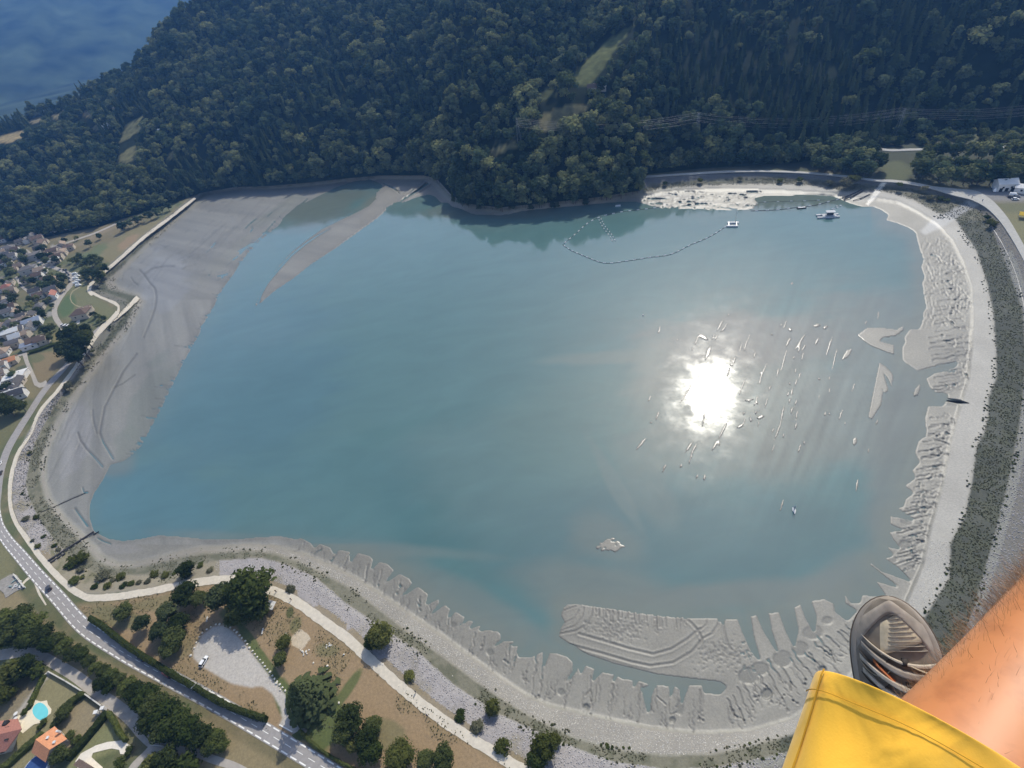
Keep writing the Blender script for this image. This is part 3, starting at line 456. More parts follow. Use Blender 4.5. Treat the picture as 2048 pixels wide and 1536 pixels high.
tc = n.new('ShaderNodeTexCoord'); mpn = n.new('ShaderNodeMapping'); mpn.inputs['Scale'].default_value = (.02, .05, 1); mpn.inputs['Rotation'].default_value = (0, 0, .4); l.new(tc.outputs['Object'], mpn.inputs[0])
t1 = n.new('ShaderNodeTexNoise'); t1.inputs['Scale'].default_value = 1.0; t1.inputs['Detail'].default_value = 9; t1.inputs['Roughness'].default_value = .62; t1.inputs['Distortion'].default_value = 1.2; l.new(mpn.outputs[0], t1.inputs[0])
r1 = n.new('ShaderNodeMapRange'); r1.inputs[1].default_value = .3; r1.inputs[2].default_value = .7; r1.inputs[3].default_value = .94; r1.inputs[4].default_value = 1.06; l.new(t1.outputs[0], r1.inputs[0])
vm = n.new('ShaderNodeVectorMath'); vm.operation = 'SCALE'; l.new(at.outputs['Color'], vm.inputs[0]); l.new(r1.outputs[0], vm.inputs['Scale']); l.new(vm.outputs[0], p.inputs['Base Color'])
rr = n.new('ShaderNodeMapRange'); rr.inputs[1].default_value = .32; rr.inputs[2].default_value = .68; rr.inputs[3].default_value = .035; rr.inputs[4].default_value = .105; t3 = n.new('ShaderNodeTexNoise'); t3.inputs['Scale'].default_value = .09; t3.inputs['Detail'].default_value = 7; t3.inputs['Roughness'].default_value = .65; l.new(tc.outputs['Object'], t3.inputs[0]); l.new(t3.outputs[0], rr.inputs[0]); l.new(rr.outputs[0], p.inputs['Roughness']); p.inputs['IOR'].default_value = 1.48; p.inputs['Specular IOR Level'].default_value = .75
t2 = n.new('ShaderNodeTexNoise'); t2.inputs['Scale'].default_value = .55; t2.inputs['Detail'].default_value = 3; l.new(tc.outputs['Object'], t2.inputs[0]); bp = n.new('ShaderNodeBump'); bp.inputs['Strength'].default_value = .012; bp.inputs['Distance'].default_value = .3; l.new(t2.outputs[0], bp.inputs['Height']); l.new(bp.outputs[0], p.inputs['Normal'])
wme.materials.append(m); lake = tag(obj('lake_water', wme), kind='structure')
# valley floor far beyond, so that the land goes on past the lake
V = [(-12800, -3200, -4), (12800, -3200, -4), (12800, 13200, -4), (-12800, 13200, -4)]
tag(obj('valley_floor', mesh_np('valley_floor', V, [(0, 1, 2, 3)], S('valley_soil', (.10, .11, .05), .95, .4, .01))), kind='structure')
# ------------------------------------------------------------------ wooded hillside beyond the lake
RIDGE = np.array([(-200,305,1500), (0,248,1400), (100,220,1370), (165,190,1340), (240,147,1300), (290,117,1270), (310,90,1260), (345,42,1255), (380,6,1250), (420,-36,1300), (600,-130,1400), (800,-170,1250), (1000,-190,1104), (1200,-150,960), (1300,-100,880), (1500,-90,840), (1700,-80,820), (2000,-80,800), (2270,-80,790)], float)
hx = np.arange(-190, 2250, 6.0); NR = 76
yb = np.interp(hx, BASE[:, 0], BASE[:, 1]); yr = np.interp(hx, RIDGE[:, 0], RIDGE[:, 1]); Dr = np.interp(hx, RIDGE[:, 0], RIDGE[:, 2])
yb = yb+3; Pb = at_z(hx, yb, 8.0); Db = np.hypot(Pb[:, 0], Pb[:, 1])
SPUR = A(905,395, 960,330, 1060,250, 1170,150, 1275,45, 1320,-40)
GULLY = A(880,360, 930,300, 1010,210, 1120,110, 1230,30, 1280,-60)
tt = np.linspace(0, 1, NR); HX = np.repeat(hx[None], NR, 0); HY = yb[None]+(yr-yb)[None]*tt[:, None]
inv = (1/Db)[None]*(1-tt[:, None])+(1/Dr)[None]*tt[:, None]; HD = 1/inv
sp = segdist(HX, HY, SPUR); gl = segdist(HX, HY, GULLY); ramp = np.clip(tt*4, 0, 1)[:, None]*np.clip((1-tt)*4, 0, 1)[:, None]
HD *= 1-ramp*(0.012*np.exp(-(sp/55)**2)-0.030*np.exp(-(gl/45)**2)+0.035*(fbm(HX/130, HY/60+HX/200, 81, 4)-.5))
HP = at_dist(HX, HY, HD)
back = []
for dd, dz in ((50, -2), (260, -70), (600, -230)):
    r = HP[-1].copy(); h = np.hypot(r[:, 0], r[:, 1]); kk = (h+dd)/h; b = np.stack([r[:, 0]*kk, r[:, 1]*kk, np.maximum(r[:, 2]+dz, -3)], -1); back.append(b)
HPa = np.concatenate([HP, np.array(back)], 0)
MEADOW = [(A(1279,41, 1256,67, 1225,107, 1200,148, 1178,172, 1150,176, 1138,162, 1169,123, 1220,77), (.105,.115,.045)), (A(1078,232, 1115,215, 1188,203, 1180,216, 1115,254, 1091,268, 1076,252), (.145,.130,.062)), (A(983,297, 1030,282, 1040,290, 1005,306, 985,312), (.135,.125,.06)),
          (A(-20,286, 0,270, 51,257, 55,270, 20,286), (.30,.235,.12)), (A(162,224, 188,219, 187,232, 170,232), (.24,.2,.11)), (A(181,256, 205,240, 200,258, 190,264), (.18,.16,.085)), (A(253,246, 290,232, 290,253, 260,275, 239,286), (.15,.145,.07)), (A(239,308, 280,287, 284,314, 253,328, 238,322), (.14,.135,.065)), (A(335,308, 352,298, 352,318, 337,318), (.12,.12,.06)),
          (A(1080,186, 1110,178, 1116,196, 1080,200), (.06,.07,.03)), (A(100,232, 130,222, 140,232, 120,242), (.2,.17,.09)), (A(1930,262, 1960,262, 1960,285, 1930,285), (.10,.11,.05)), (A(1978,262, 2010,262, 2010,284, 1978,284), (.11,.12,.05)), (A(60,240, 90,232, 92,240, 64,248), (.2,.17,.1))]  # the far-right pair of clearings has its sunlight painted in as paler ground
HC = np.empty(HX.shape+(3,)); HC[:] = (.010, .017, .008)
def inpoly(X, Y, P):
    r = np.zeros(X.shape, bool); n = len(P)
    for i in range(n):
        (x0, y0), (x1, y1) = P[i], P[(i+1) % n]
        if y0 == y1: continue
        c = ((Y < y0) != (Y < y1)) & (X < (x1-x0)*(Y-y0)/(y1-y0)+x0); r ^= c
    return r
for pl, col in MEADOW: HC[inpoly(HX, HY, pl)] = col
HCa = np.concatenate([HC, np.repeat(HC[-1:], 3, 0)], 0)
ii = np.arange(HPa.shape[0]*HPa.shape[1]).reshape(HPa.shape[:2]); FH = np.stack([ii[:-1, :-1].ravel(), ii[:-1, 1:].ravel(), ii[1:, 1:].ravel(), ii[1:, :-1].ravel()], 1)
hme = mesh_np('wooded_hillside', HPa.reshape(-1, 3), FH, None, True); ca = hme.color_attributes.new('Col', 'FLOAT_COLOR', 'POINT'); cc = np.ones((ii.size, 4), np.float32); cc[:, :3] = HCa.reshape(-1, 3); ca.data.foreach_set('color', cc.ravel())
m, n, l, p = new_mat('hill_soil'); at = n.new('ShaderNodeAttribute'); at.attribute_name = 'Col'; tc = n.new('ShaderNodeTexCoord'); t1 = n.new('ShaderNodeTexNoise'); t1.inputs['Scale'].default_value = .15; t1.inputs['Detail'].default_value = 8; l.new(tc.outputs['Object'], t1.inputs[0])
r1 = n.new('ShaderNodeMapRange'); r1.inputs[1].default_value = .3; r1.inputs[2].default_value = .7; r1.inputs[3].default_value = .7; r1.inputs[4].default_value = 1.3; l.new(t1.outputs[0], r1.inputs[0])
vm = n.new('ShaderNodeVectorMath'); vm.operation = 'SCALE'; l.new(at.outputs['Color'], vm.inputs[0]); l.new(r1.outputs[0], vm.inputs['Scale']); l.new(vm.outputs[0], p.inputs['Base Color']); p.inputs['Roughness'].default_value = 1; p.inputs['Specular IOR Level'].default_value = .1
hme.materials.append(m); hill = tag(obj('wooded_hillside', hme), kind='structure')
def hill_point(px, py):
    yb_ = np.interp(px, hx, yb); yr_ = np.interp(px, hx, yr); t = (yb_-py)/(yb_-yr_); i = np.clip((px-hx[0])/6.0, 0, len(hx)-1.001); j = np.clip(t*(NR-1), 0, NR-1.001)
    i0 = i.astype(int); j0 = j.astype(int); fi = (i-i0)[:, None]; fj = (j-j0)[:, None]
    return (HP[j0, i0]*(1-fi)+HP[j0, i0+1]*fi)*(1-fj)+(HP[j0+1, i0]*(1-fi)+HP[j0+1, i0+1]*fi)*fj
# blue mountain far behind on the left
mxs = np.arange(-500, 900, 14.0); nmr = 60; my = np.linspace(440, -300, nmr); MX, MY = np.meshgrid(mxs, my)
md = 1/((1/2600)*(1-np.linspace(0, 1, nmr))+(1/10500)*np.linspace(0, 1, nmr))[:, None]*np.ones_like(MX)
md *= 1+.06*(fbm(MX/90+MY/160, MY/260, 91, 5)-.5)+.02*(fbm(MX/25, MY/40, 95, 4)-.5); MP = at_dist(MX, MY, md); MP[..., 2] = np.maximum(MP[..., 2], -3.0)
ii = np.arange(MX.size).reshape(MX.shape); FM = np.stack([ii[:-1, :-1].ravel(), ii[:-1, 1:].ravel(), ii[1:, 1:].ravel(), ii[1:, :-1].ravel()], 1)
tag(obj('far_mountain', mesh_np('far_mountain', MP.reshape(-1, 3), FM, S('far_mountain_forest', (.045, .060, .034), 1.0, .95, .006, spec=.05), True)), kind='structure')
MAXZ = max(MP[..., 2].max(), HPa[..., 2].max())
# the air
hb = MB(); z0, z1 = -6.0, max(MAXZ+50, CAM_H+30); hb.box((0, 5000, (z0+z1)/2), (26000, 17000, z1-z0))
hm, hn, hl, hp = new_mat('valley_haze'); hn.remove(hp); pv = hn.new('ShaderNodeVolumePrincipled'); pv.inputs['Density'].default_value = HAZE_DENSITY; pv.inputs['Color'].default_value = (*HAZE_COLOR, 1); pv.inputs['Anisotropy'].default_value = 0.2
hl.new(pv.outputs[0], hn['Material Output'].inputs['Volume']); tag(hb.build('haze', hm), kind='stuff')
# ------------------------------------------------------------------ vegetation prototypes (unit height, base at the origin)
LEAF = {'dark': leaf_mat('leaves_dark', (.034,.048,.016), (.105,.122,.042), .34), 'mid': leaf_mat('leaves_mid', (.045,.064,.018), (.125,.145,.045), .36), 'light': leaf_mat('leaves_light', (.080,.092,.024), (.175,.180,.058), .40),
        'forest_dark': leaf_mat('forest_leaves_dark', (.034,.056,.030), (.115,.150,.075), .38), 'forest_light': leaf_mat('forest_leaves_light', (.085,.110,.045), (.260,.270,.120), .42), 'needle': leaf_mat('needles', (.028,.044,.020), (.088,.105,.046), .22), 'forest': leaf_mat('forest_leaves', (.050,.072,.034), (.190,.215,.110), .40), 'scrub': leaf_mat('scrub_leaves', (.095,.100,.062), (.200,.190,.120), .30)}
BARK = S('bark', (.085, .065, .048), .95, .35, 5)
def ico(sub=1):
    b = bmesh.new(); bmesh.ops.create_icosphere(b, subdivisions=sub, radius=1.0); V = np.array([v.co[:] for v in b.verts]); F = np.array([[v.index for v in f.verts] for f in b.faces]); b.free(); return V, F
def quads(P, N, size, rng, asp=1.5):
    n = len(P); u = np.cross(N, rng.normal(size=(n, 3))); u /= np.linalg.norm(u, axis=1, keepdims=True)+1e-9; v = np.cross(N, u); s = (size*(.6+.8*rng.random(n)))[:, None]
    V = np.stack([P-u*s-v*s*.2, P+v*s*asp*.5-u*s*.1, P+u*s+v*s*.15, P-v*s*asp*.5+u*s*.1], 1).reshape(-1, 3); return V, np.arange(4*n).reshape(n, 4)
def crown_broad(name, mat, seed, nl=14, leaves=220, size=.06, rx=.34, z0=.18, core=1, tall=1.0):
    rng = np.random.default_rng(seed); lob = []
    for i in range(nl):
        d = rng.normal(size=3); d /= np.linalg.norm(d); k = rng.random()**.4*.66; c = np.array([d[0]*rx*k, d[1]*rx*k, (z0+1)/2+d[2]*(1-z0)/2*k*tall]); r = rng.uniform(.32, .50)*rx*(1.15-.5*k); lob.append((c, r))
    Vs, Fs, b = [], [], 0
    iv, if_ = ico(core)
    for c, r in lob:
        V = iv*r*np.array([1, 1, .9])*(.62+.16*rng.random((len(iv), 1)))+c; Vs.append(V); Fs.append(np.c_[if_, if_[:, 2:]]+b); b += len(V)
    m = leaves//nl
    for c, r in lob:
        d = rng.normal(size=(m, 3)); d /= np.linalg.norm(d, axis=1, keepdims=True); d[:, 2] = np.where(d[:, 2] < -.5, -d[:, 2], d[:, 2]); P = c+d*r*(.88+.34*rng.random((m, 1)))*np.array([1, 1, .92]); N = d+rng.normal(0, .42, (m, 3)); N /= np.linalg.norm(N, axis=1, keepdims=True)
        V, F = quads(P, N, size, rng); Vs.append(V); Fs.append(F+b); b += len(V)
    V = np.concatenate(Vs); F = np.concatenate(Fs); fs = [tuple(f) if f[2] != f[3] else tuple(f[:3]) for f in F.tolist()]
    V[:, 2] = np.maximum(V[:, 2], .02); V[:, 2] *= 1/V[:, 2].max(); return mesh_np(name, V, fs, mat)
def crown_conifer(name, mat, seed, levels=9, nb=9, rx=.20, z0=.06, sub=1):
    rng = np.random.default_rng(seed); V, F = [], []
    for k in range(levels):
        t = k/levels; z = z0+(1-z0)*t**.92; r = rx*(1-t)**.85*(.9+.2*rng.random())+.012; ph = rng.random()*6.28
        for i in range(nb):
            a = ph+6.283*i/nb+rng.normal(0, .1); rr = r*(.72+.45*rng.random()); dz = -rr*.30; w = rr*6.283/nb*(.62 if sub == 1 else .40)
            ca, sa = math.cos(a), math.sin(a); h = (1-z0)/levels*1.5
            for q in range(sub):
                f0 = q/sub; base = len(V); j = rng.normal(0, .012, 3) if sub > 1 else np.zeros(3)
                ax = rr*f0; bx = rr*(f0+1.0/sub)*(1.0 if q == sub-1 else .96); za = z+h*(1-f0)*.75+dz*f0; zb = z+h*(1-(f0+1/sub))*.75+dz*(f0+1/sub)+rng.normal(0, .006)
                wm = w*(1 if q == 0 else .8); m = (ax*.35+bx*.65); zm = (za*.4+zb*.6)-.012
                V += [(ca*ax, sa*ax, za), (ca*m-sa*wm+j[0], sa*m+ca*wm+j[1], zm), (ca*bx, sa*bx, zb), (ca*m+sa*wm-j[0], sa*m-ca*wm-j[1], zm)]; F.append((base, base+1, base+2, base+3))
    b = len(V); V.append((0, 0, 1.0)); a = [(math.cos(6.28*i/6)*rx*.35, math.sin(6.28*i/6)*rx*.35, z0) for i in range(6)]; V += a; F += [(b, b+1+i, b+1+(i+1) % 6) for i in range(6)]
    return mesh_np(name, np.array(V), F, mat)
def trunk_mesh(name, seed, r=.022, top=.7, limbs=5, rx=.2):
    rng = np.random.default_rng(seed); m = MB(); m.tube((0, 0, -.04), (0, 0, top*.5), r*1.25, r*.85, 7); m.tube((0, 0, top*.5), (.01, .01, top), r*.85, r*.4, 7)
    for i in range(limbs):
        a = rng.random()*6.28; z = rng.uniform(.25, .55)*top/.7; m.tube((0, 0, z), (math.cos(a)*rx*.7, math.sin(a)*rx*.7, z+.2), r*.5, r*.2, 5)
    return m.mesh(name, BARK)
CROWN = {}
for i in range(4): CROWN['near_broad%d' % i] = (crown_broad('crown', LEAF[('dark', 'mid', 'dark', 'light')[i]], 100+i, 30, 2600, .030, .42, .14), trunk_mesh('trunk', 200+i))
for i in range(2): CROWN['near_spruce%d' % i] = (crown_conifer('crown', LEAF['needle'], 120+i, 20, 13, .50, .06, 4), trunk_mesh('trunk', 220+i, .018, .85, 0))
for i in range(2): CROWN['near_pine%d' % i] = (crown_broad('crown', LEAF['needle'], 130+i, 26, 2600, .028, .40, .22), trunk_mesh('trunk', 230+i))
CROWN['near_round'] = (crown_broad('crown', LEAF['light'], 140, 60, 3400, .026, .50, .05), trunk_mesh('trunk', 240))
CROWN['shrub0'] = (crown_broad('foliage', LEAF['light'], 150, 12, 620, .065, .52, .02), trunk_mesh('stem', 250, .03, .5, 3)); CROWN['shrub1'] = (crown_broad('foliage', LEAF['mid'], 151, 12, 620, .065, .60, .02), trunk_mesh('stem', 251, .03, .5, 3)); CROWN['shrub2'] = (crown_broad('foliage', LEAF['scrub'], 152, 12, 620, .065, .66, .02), trunk_mesh('stem', 252, .03, .5, 3))
for i in range(3): CROWN['far_broad%d' % i] = (crown_broad('crown', LEAF[('forest', 'forest_dark', 'forest_light')[i]], 160+i, 9, 340, .052, .40+.04*i, .03, 1), trunk_mesh('trunk', 260+i, .016, .6, 2))
CROWN['far_slim'] = (crown_broad('crown', LEAF['forest'], 166, 9, 300, .050, .22, .08, 1, 1.1), trunk_mesh('trunk', 266, .014, .6, 2))
for i in range(2): CROWN['far_spruce%d' % i] = (crown_conifer('crown', LEAF['needle'], 170+i, 9, 8, .17+.03*i, .04), trunk_mesh('trunk', 270+i, .013, .8, 0))
FIRST = {}
def plant(kind, loc, h, width=1.0, name='tree', label=None, cat='tree', group=None, rz=None):
    cr, tr = CROWN[kind]; r = empty(name, loc, RNG.random()*6.28 if rz is None else rz, (h*width, h*width, h)); tag(r, label, cat, group)
    c = obj('foliage' if kind.startswith('shrub') else 'crown', cr, r); t = obj('stem' if kind.startswith('shrub') else 'trunk', tr, r); FIRST.setdefault(kind, c); return r

# scatter: one object whose points carry instances of the plants that stand in view
def scatter(name, P, scl, rot, idx, srcs, label=None):
    me = bpy.data.meshes.new(name); me.vertices.add(len(P)); me.vertices.foreach_set('co', np.asarray(P, np.float32).ravel())
    for k, v, ty in (('scl', scl, 'FLOAT_VECTOR'), ('rot', rot, 'FLOAT_VECTOR'), ('idx', idx, 'INT')):
        a = me.attributes.new(k, ty, 'POINT')
        if ty == 'INT': a.data.foreach_set('value', np.asarray(v, np.int32))
        else: a.data.foreach_set('vector', np.asarray(v, np.float32).ravel())
    o = obj(name, me); ng = bpy.data.node_groups.new(name, 'GeometryNodeTree'); ng.interface.new_socket('Geometry', in_out='INPUT', socket_type='NodeSocketGeometry'); ng.interface.new_socket('Geometry', in_out='OUTPUT', socket_type='NodeSocketGeometry')
    n, l = ng.nodes, ng.links; gi = n.new('NodeGroupInput'); go = n.new('NodeGroupOutput'); iop = n.new('GeometryNodeInstanceOnPoints'); l.new(gi.outputs[0], iop.inputs['Points'])
    jn = n.new('GeometryNodeJoinGeometry')
    for s in reversed(srcs):
        oi = n.new('GeometryNodeObjectInfo'); oi.inputs['Object'].default_value = s; oi.inputs['As Instance'].default_value = True; oi.transform_space = 'ORIGINAL'; l.new(oi.outputs['Geometry'], jn.inputs[0])
    l.new(jn.outputs[0], iop.inputs['Instance']); iop.inputs['Pick Instance'].default_value = True
    def na(nm, ty):
        a = n.new('GeometryNodeInputNamedAttribute'); a.data_type = ty; a.inputs['Name'].default_value = nm; return a.outputs[0]
    l.new(na('scl', 'FLOAT_VECTOR'), iop.inputs['Scale']); l.new(na('idx', 'INT'), iop.inputs['Instance Index'])
    er = n.new('FunctionNodeEulerToRotation'); l.new(na('rot', 'FLOAT_VECTOR'), er.inputs[0]); l.new(er.outputs[0], iop.inputs['Rotation'])
    l.new(iop.outputs[0], go.inputs[0]); md = o.modifiers.new('scatter', 'NODES'); md.node_group = ng; return tag(o, kind='stuff')

# ------------------------------------------------------------------ the forest: the nearest trees are single objects, the mass beyond is one object
FAR = ['far_broad0', 'far_broad1', 'far_broad2', 'far_slim', 'far_spruce0', 'far_spruce1']
# candidate points in world space on the hillside, jittered grid
xs0, xs1, ys0, ys1 = HP[..., 0].min(), HP[..., 0].max(), HP[..., 1].min(), HP[..., 1].max()
# inverse lookup: sample uniformly over mesh cells weighted by ground area
A0 = HP[:-1, :-1]; E1 = HP[:-1, 1:]-A0; E2 = HP[1:, :-1]-A0; area = np.linalg.norm(np.cross(E1, E2), axis=-1); W = np.cumsum(area.ravel()); NT = int(W[-1]/44)
pick = np.searchsorted(W, RNG.random(NT)*W[-1]); jj, i2 = np.unravel_index(pick, area.shape); fu, fv = RNG.random(NT)[:, None], RNG.random(NT)[:, None]
TP = A0[jj, i2]+E1[jj, i2]*fu+E2[jj, i2]*fv; TPX, TPY = project(TP); bad = np.zeros(NT, bool)
for pl, col in MEADOW:
    for dy in (0, 8, 16, 24, 34): bad |= inpoly(TPX, TPY-dy*np.where(TPY > 200, .7, 1), pl)
# thin to a minimum spacing with a hash grid
cell = np.floor(TP[:, :2]/6.4).astype(int); _, keepi = np.unique(cell[:, 0]*100003+cell[:, 1], return_index=True); km = np.zeros(NT, bool); km[keepi] = True
dens = fbm(TP[:, 0]/70, TP[:, 1]/70, 301, 4); km &= ~bad & (RNG.random(NT) < np.clip(.85+2.0*(dens-.36), .65, 1)); km &= ~((TPY > 236) & (TPY < 292) & (TPX > 1700) & (RNG.random(NT) < .35)); TP, TPX, TPY, dens = TP[km], TPX[km], TPY[km], dens[km]
conif = fbm(TP[:, 0]/120, TP[:, 1]/120, 311, 4)+np.where(TPX > 1280, .0, -.05); kd = np.where(conif+RNG.normal(0, .06, len(TP)) > .64, 4+RNG.integers(0, 2, len(TP)), np.where(RNG.random(len(TP)) < .25, RNG.integers(0, 4, len(TP)), np.digitize(fbm(TP[:, 0]/55, TP[:, 1]/55, 331, 4)+RNG.normal(0, .05, len(TP)), (.44, .53, .60))[:]*1)); kd = np.array([1, 0, 3, 2, 4, 5])[kd]
hgt = np.where(kd >= 4, RNG.uniform(10, 19, len(TP)), RNG.uniform(8, 16, len(TP)))*np.where(dens > .5, 1.1, .9); hgt = np.where((TPX > 880) & (TPX < 1290) & (TPY > 300), RNG.uniform(10, 18, len(TP)), hgt)
hgt = hgt*np.exp(RNG.normal(0, .20, len(TP))); wid = RNG.uniform(.85, 1.6, len(TP))
# shoreline belt, placed by hand along the far bank
belt = []
for line, n_, h0, h1, kinds in ((A(905,398, 935,415, 1000,421, 1100,411, 1200,400, 1284,386), 34, 11, 17, (0, 1, 2, 3, 4)), (A(910,385, 1000,398, 1100,392, 1200,380, 1280,368), 34, 13, 19, (0, 1, 3, 4, 5)), (A(400,382, 540,369, 620,363, 700,354, 760,348, 850,348, 890,372), 44, 11, 17, (0, 1, 2)),
                                (A(0,481, 60,478, 110,469, 200,450, 260,431, 330,410, 390,387), 36, 10, 15, (0, 1, 2)), (A(1292,344, 1400,332, 1600,322, 1700,306), 40, 10, 17, (0, 1, 2, 3)), (A(1300,336, 1450,322, 1620,312, 1720,296), 40, 12, 18, (0, 2, 3)),
                                (A(1622,340, 1660,344, 1700,352, 1738,354), 9, 12, 17, (0, 1)), (A(1625,325, 1680,330, 1720,338, 1752,342), 10, 14, 19, (0, 1, 2)), (A(1640,310, 1700,312, 1750,322), 8, 14, 19, (0, 1, 2)), (A(1822,352, 1860,362, 1900,370, 1960,370, 2060,366, 2150,366), 18, 12, 17, (1, 2)), (A(1824,335, 1880,346, 1950,352, 2060,346, 2150,340), 16, 13, 18, (0, 1, 2)), (A(1830,318, 1900,322, 2000,320, 2150,315), 15, 13, 17, (1, 2))):
    for k in range(n_):
        p_, _ = along(line, (k+RNG.random())/n_); belt.append((p_[0]+RNG.normal(0, 2), p_[1]+RNG.normal(0, 1.5), RNG.uniform(h0, h1), kinds[RNG.integers(0, len(kinds))]))
def zone(px):
    return ('the northwest bank beside the mud flats' if px < 890 else 'the wooded spur at the water edge' if px < 1288 else 'the far bank above the bright mud' if px < 1760 else 'the belt below the upper road')
NSINGLE = 300; cnt = 0
for px, py, h, kd_ in belt[:NSINGLE]:
    P = on_ground(px, py) if py > np.interp(px, BASE[:, 0], BASE[:, 1])-10 else hill_point(np.array([px]), np.array([py]))[0]
    con = kd_ >= 4; nm = 'spruce_tree' if con else 'broadleaf_tree'
    plant(FAR[kd_], P, h, RNG.uniform(1.05, 1.5), nm, ('dark pointed spruce' if con else 'round-crowned broadleaf tree')+' on '+zone(px), 'tree', ('spruces' if con else 'broadleaf trees')+' on '+zone(px))
ex = []
for k in range(260):
    x_, y_ = RNG.uniform(1745, 2235), RNG.uniform(262, 293)
    if not ((1930 < x_ < 1962 or 1978 < x_ < 2012) and y_ > 266 and RNG.random() < .8): ex.append((x_, y_))
ex = np.array(ex); EP = on_ground(ex[:, 0], ex[:, 1]); TP = np.concatenate([TP, EP]); hgt = np.r_[hgt, RNG.uniform(4, 9, len(ex))]; wid = np.r_[wid, RNG.uniform(1.1, 1.8, len(ex))]; kd = np.r_[kd, RNG.integers(0, 3, len(ex))]
order = [FIRST[k] for k in FAR]
R3z = np.zeros((len(TP), 3)); R3z[:, 2] = RNG.random(len(TP))*6.28; R3z[:, :2] = RNG.normal(0, .05, (len(TP), 2))
scatter('hillside_forest', TP-np.array([0, 0, .4]), np.stack([hgt*wid, hgt*wid, hgt], 1), R3z, kd, order)
print('forest', len(TP), 'belt', len(belt))
# ------------------------------------------------------------------ roads and paths
def strip_edges(line, width, n=None):
    L = np.array(line, float); d = np.hypot(*np.diff(L, axis=0).T); c = np.r_[0, np.cumsum(d)]; n = n or max(8, int(c[-1]/7)); s = np.linspace(0, c[-1], n)
    def cr(v):                       # smooth through the points
        m = np.gradient(v, c); i = np.clip(np.searchsorted(c, s, 'right')-1, 0, len(c)-2); h = c[i+1]-c[i]; t = (s-c[i])/h
        return (2*t**3-3*t**2+1)*v[i]+(t**3-2*t**2+t)*h*m[i]+(-2*t**3+3*t**2)*v[i+1]+(t**3-t**2)*h*m[i+1]
    X, Y = cr(L[:, 0]), cr(L[:, 1]); wv_ = np.atleast_1d(np.asarray(width, float)); Wd = np.interp(s, c, np.interp(np.linspace(0, 1, len(L)), np.linspace(0, 1, len(wv_)), wv_)); dx, dy = np.gradient(X), np.gradient(Y); q = np.hypot(dx, dy); nx_, ny_ = -dy/q, dx/q
    return X, Y, nx_, ny_, Wd, s
def road_like(name, line, width, mat, dz=.07, kind='structure', label=None, cat=None, group=None, rough=0.0):
    X, Y, a, b, Wd, s = strip_edges(line, width); j = rough*(RNG.random((2, len(X)))-.5)*Wd; Z = np.maximum(ground_z(X, Y), .05); Z = np.convolve(np.pad(Z, 2, 'edge'), np.ones(5)/5, 'valid')
    rows = [at_z(X+a*(Wd*f)+(j[0] if f < 0 else j[1])*a*abs(f)*2, Y+b*(Wd*f)+(j[0] if f < 0 else j[1])*b*abs(f)*2, Z+dz) for f in (-.5, -.17, .17, .5)]
    lo = [r.copy() for r in (rows[0], rows[-1])]
    for r in lo: r[:, 2] -= .5
    rows = [lo[0]]+rows+[lo[1]]; n = len(X); V = np.concatenate(rows); F = [(k*n+i, k*n+i+1, (k+1)*n+i+1, (k+1)*n+i) for k in range(len(rows)-1) for i in range(n-1)]
    o = obj(name, mesh_np(name, V, F, mat)); return tag(o, label, cat, group, kind)
def dashes(line, width, off, dash, gap, w, dz, parent, name, mat):
    X, Y, a, b, Wd, s = strip_edges(line, width, 900); Z = ground_z(X, Y); Z = np.convolve(np.pad(Z, 60, 'edge'), np.ones(121)/121, 'valid'); P = at_z(X+a*Wd*off, Y+b*Wd*off, Z+dz); d = np.r_[0, np.cumsum(np.linalg.norm(np.diff(P, axis=0), axis=1))]; m = MB(); t = 0.0
    T = np.gradient(P, axis=0); T /= np.linalg.norm(T, axis=1, keepdims=True); N = np.stack([-T[:, 1], T[:, 0], 0*T[:, 0]], 1)
    while t < d[-1]-dash:
        q = [[np.interp(u, d, P[:, k]) for k in range(3)] for u in (t, t+dash)]; nn = [[np.interp(u, d, N[:, k]) for k in range(3)] for u in (t, t+dash)]; q = np.array(q); nn = np.array(nn)
        m.add([q[0]-nn[0]*w/2, q[1]-nn[1]*w/2, q[1]+nn[1]*w/2, q[0]+nn[0]*w/2], [(0, 1, 2, 3)]); t += dash+gap
    return m.build(name, mat, parent)
PATH = S('path_gravel', (.56, .50, .40), .95, .12, .8); ASPH = S('asphalt', (.300, .278, .258), .9, .14, .6); LANE = S('lane_asphalt', (.36, .325, .28), .95, .14, .5); PAINT = S('road_paint', (.78, .76, .70), .8, .1, 4); CONC = S('pale_concrete', (.52, .49, .43), .9, .15, 1.5)
ROAD = A(760,1604, 641,1531, 519,1457, 417,1398, 337,1355, 232,1296, 169,1254, 111,1190, 72,1148, 38,1108, 14,1080, -3,1050, -9,1018, -6,985, 2,938, 14,902, 39,857, 64,818, 82,790, 98,769, 123,742, 144,718, 162,700, 185,669, 200,655)
ROADW = [41, 40, 39, 38.5, 38, 37, 36, 33, 31, 28, 25, 22, 20, 18, 15, 14, 12.5, 11.5, 11, 10.5, 9.5, 8.5, 8, 7, 6]
rd = road_like('main_road', ROAD, ROADW, ASPH, .09)
dashes(ROAD[:13], ROADW[:13], -.40, 3.0, 1.3, .42, .125, rd, 'edge_marking', PAINT); dashes(ROAD[:13], ROADW[:13], .40, 3.0, 1.3, .42, .125, rd, 'edge_marking', PAINT); dashes(ROAD[:13], ROADW[:13], 0.0, 3.0, 2.6, .20, .125, rd, 'centre_marking', PAINT)
dashes(ROAD[12:], ROADW[12:], -.42, 400, 0, .25, .125, rd, 'edge_marking', PAINT)
m = MB(); q = [on_ground(x, y, .2) for x, y in ((558,1450.5), (584,1465), (586,1463), (560,1448.5))]; m.add(q, [(0, 1, 2, 3)]); m.build('stop_marking', PAINT, rd)
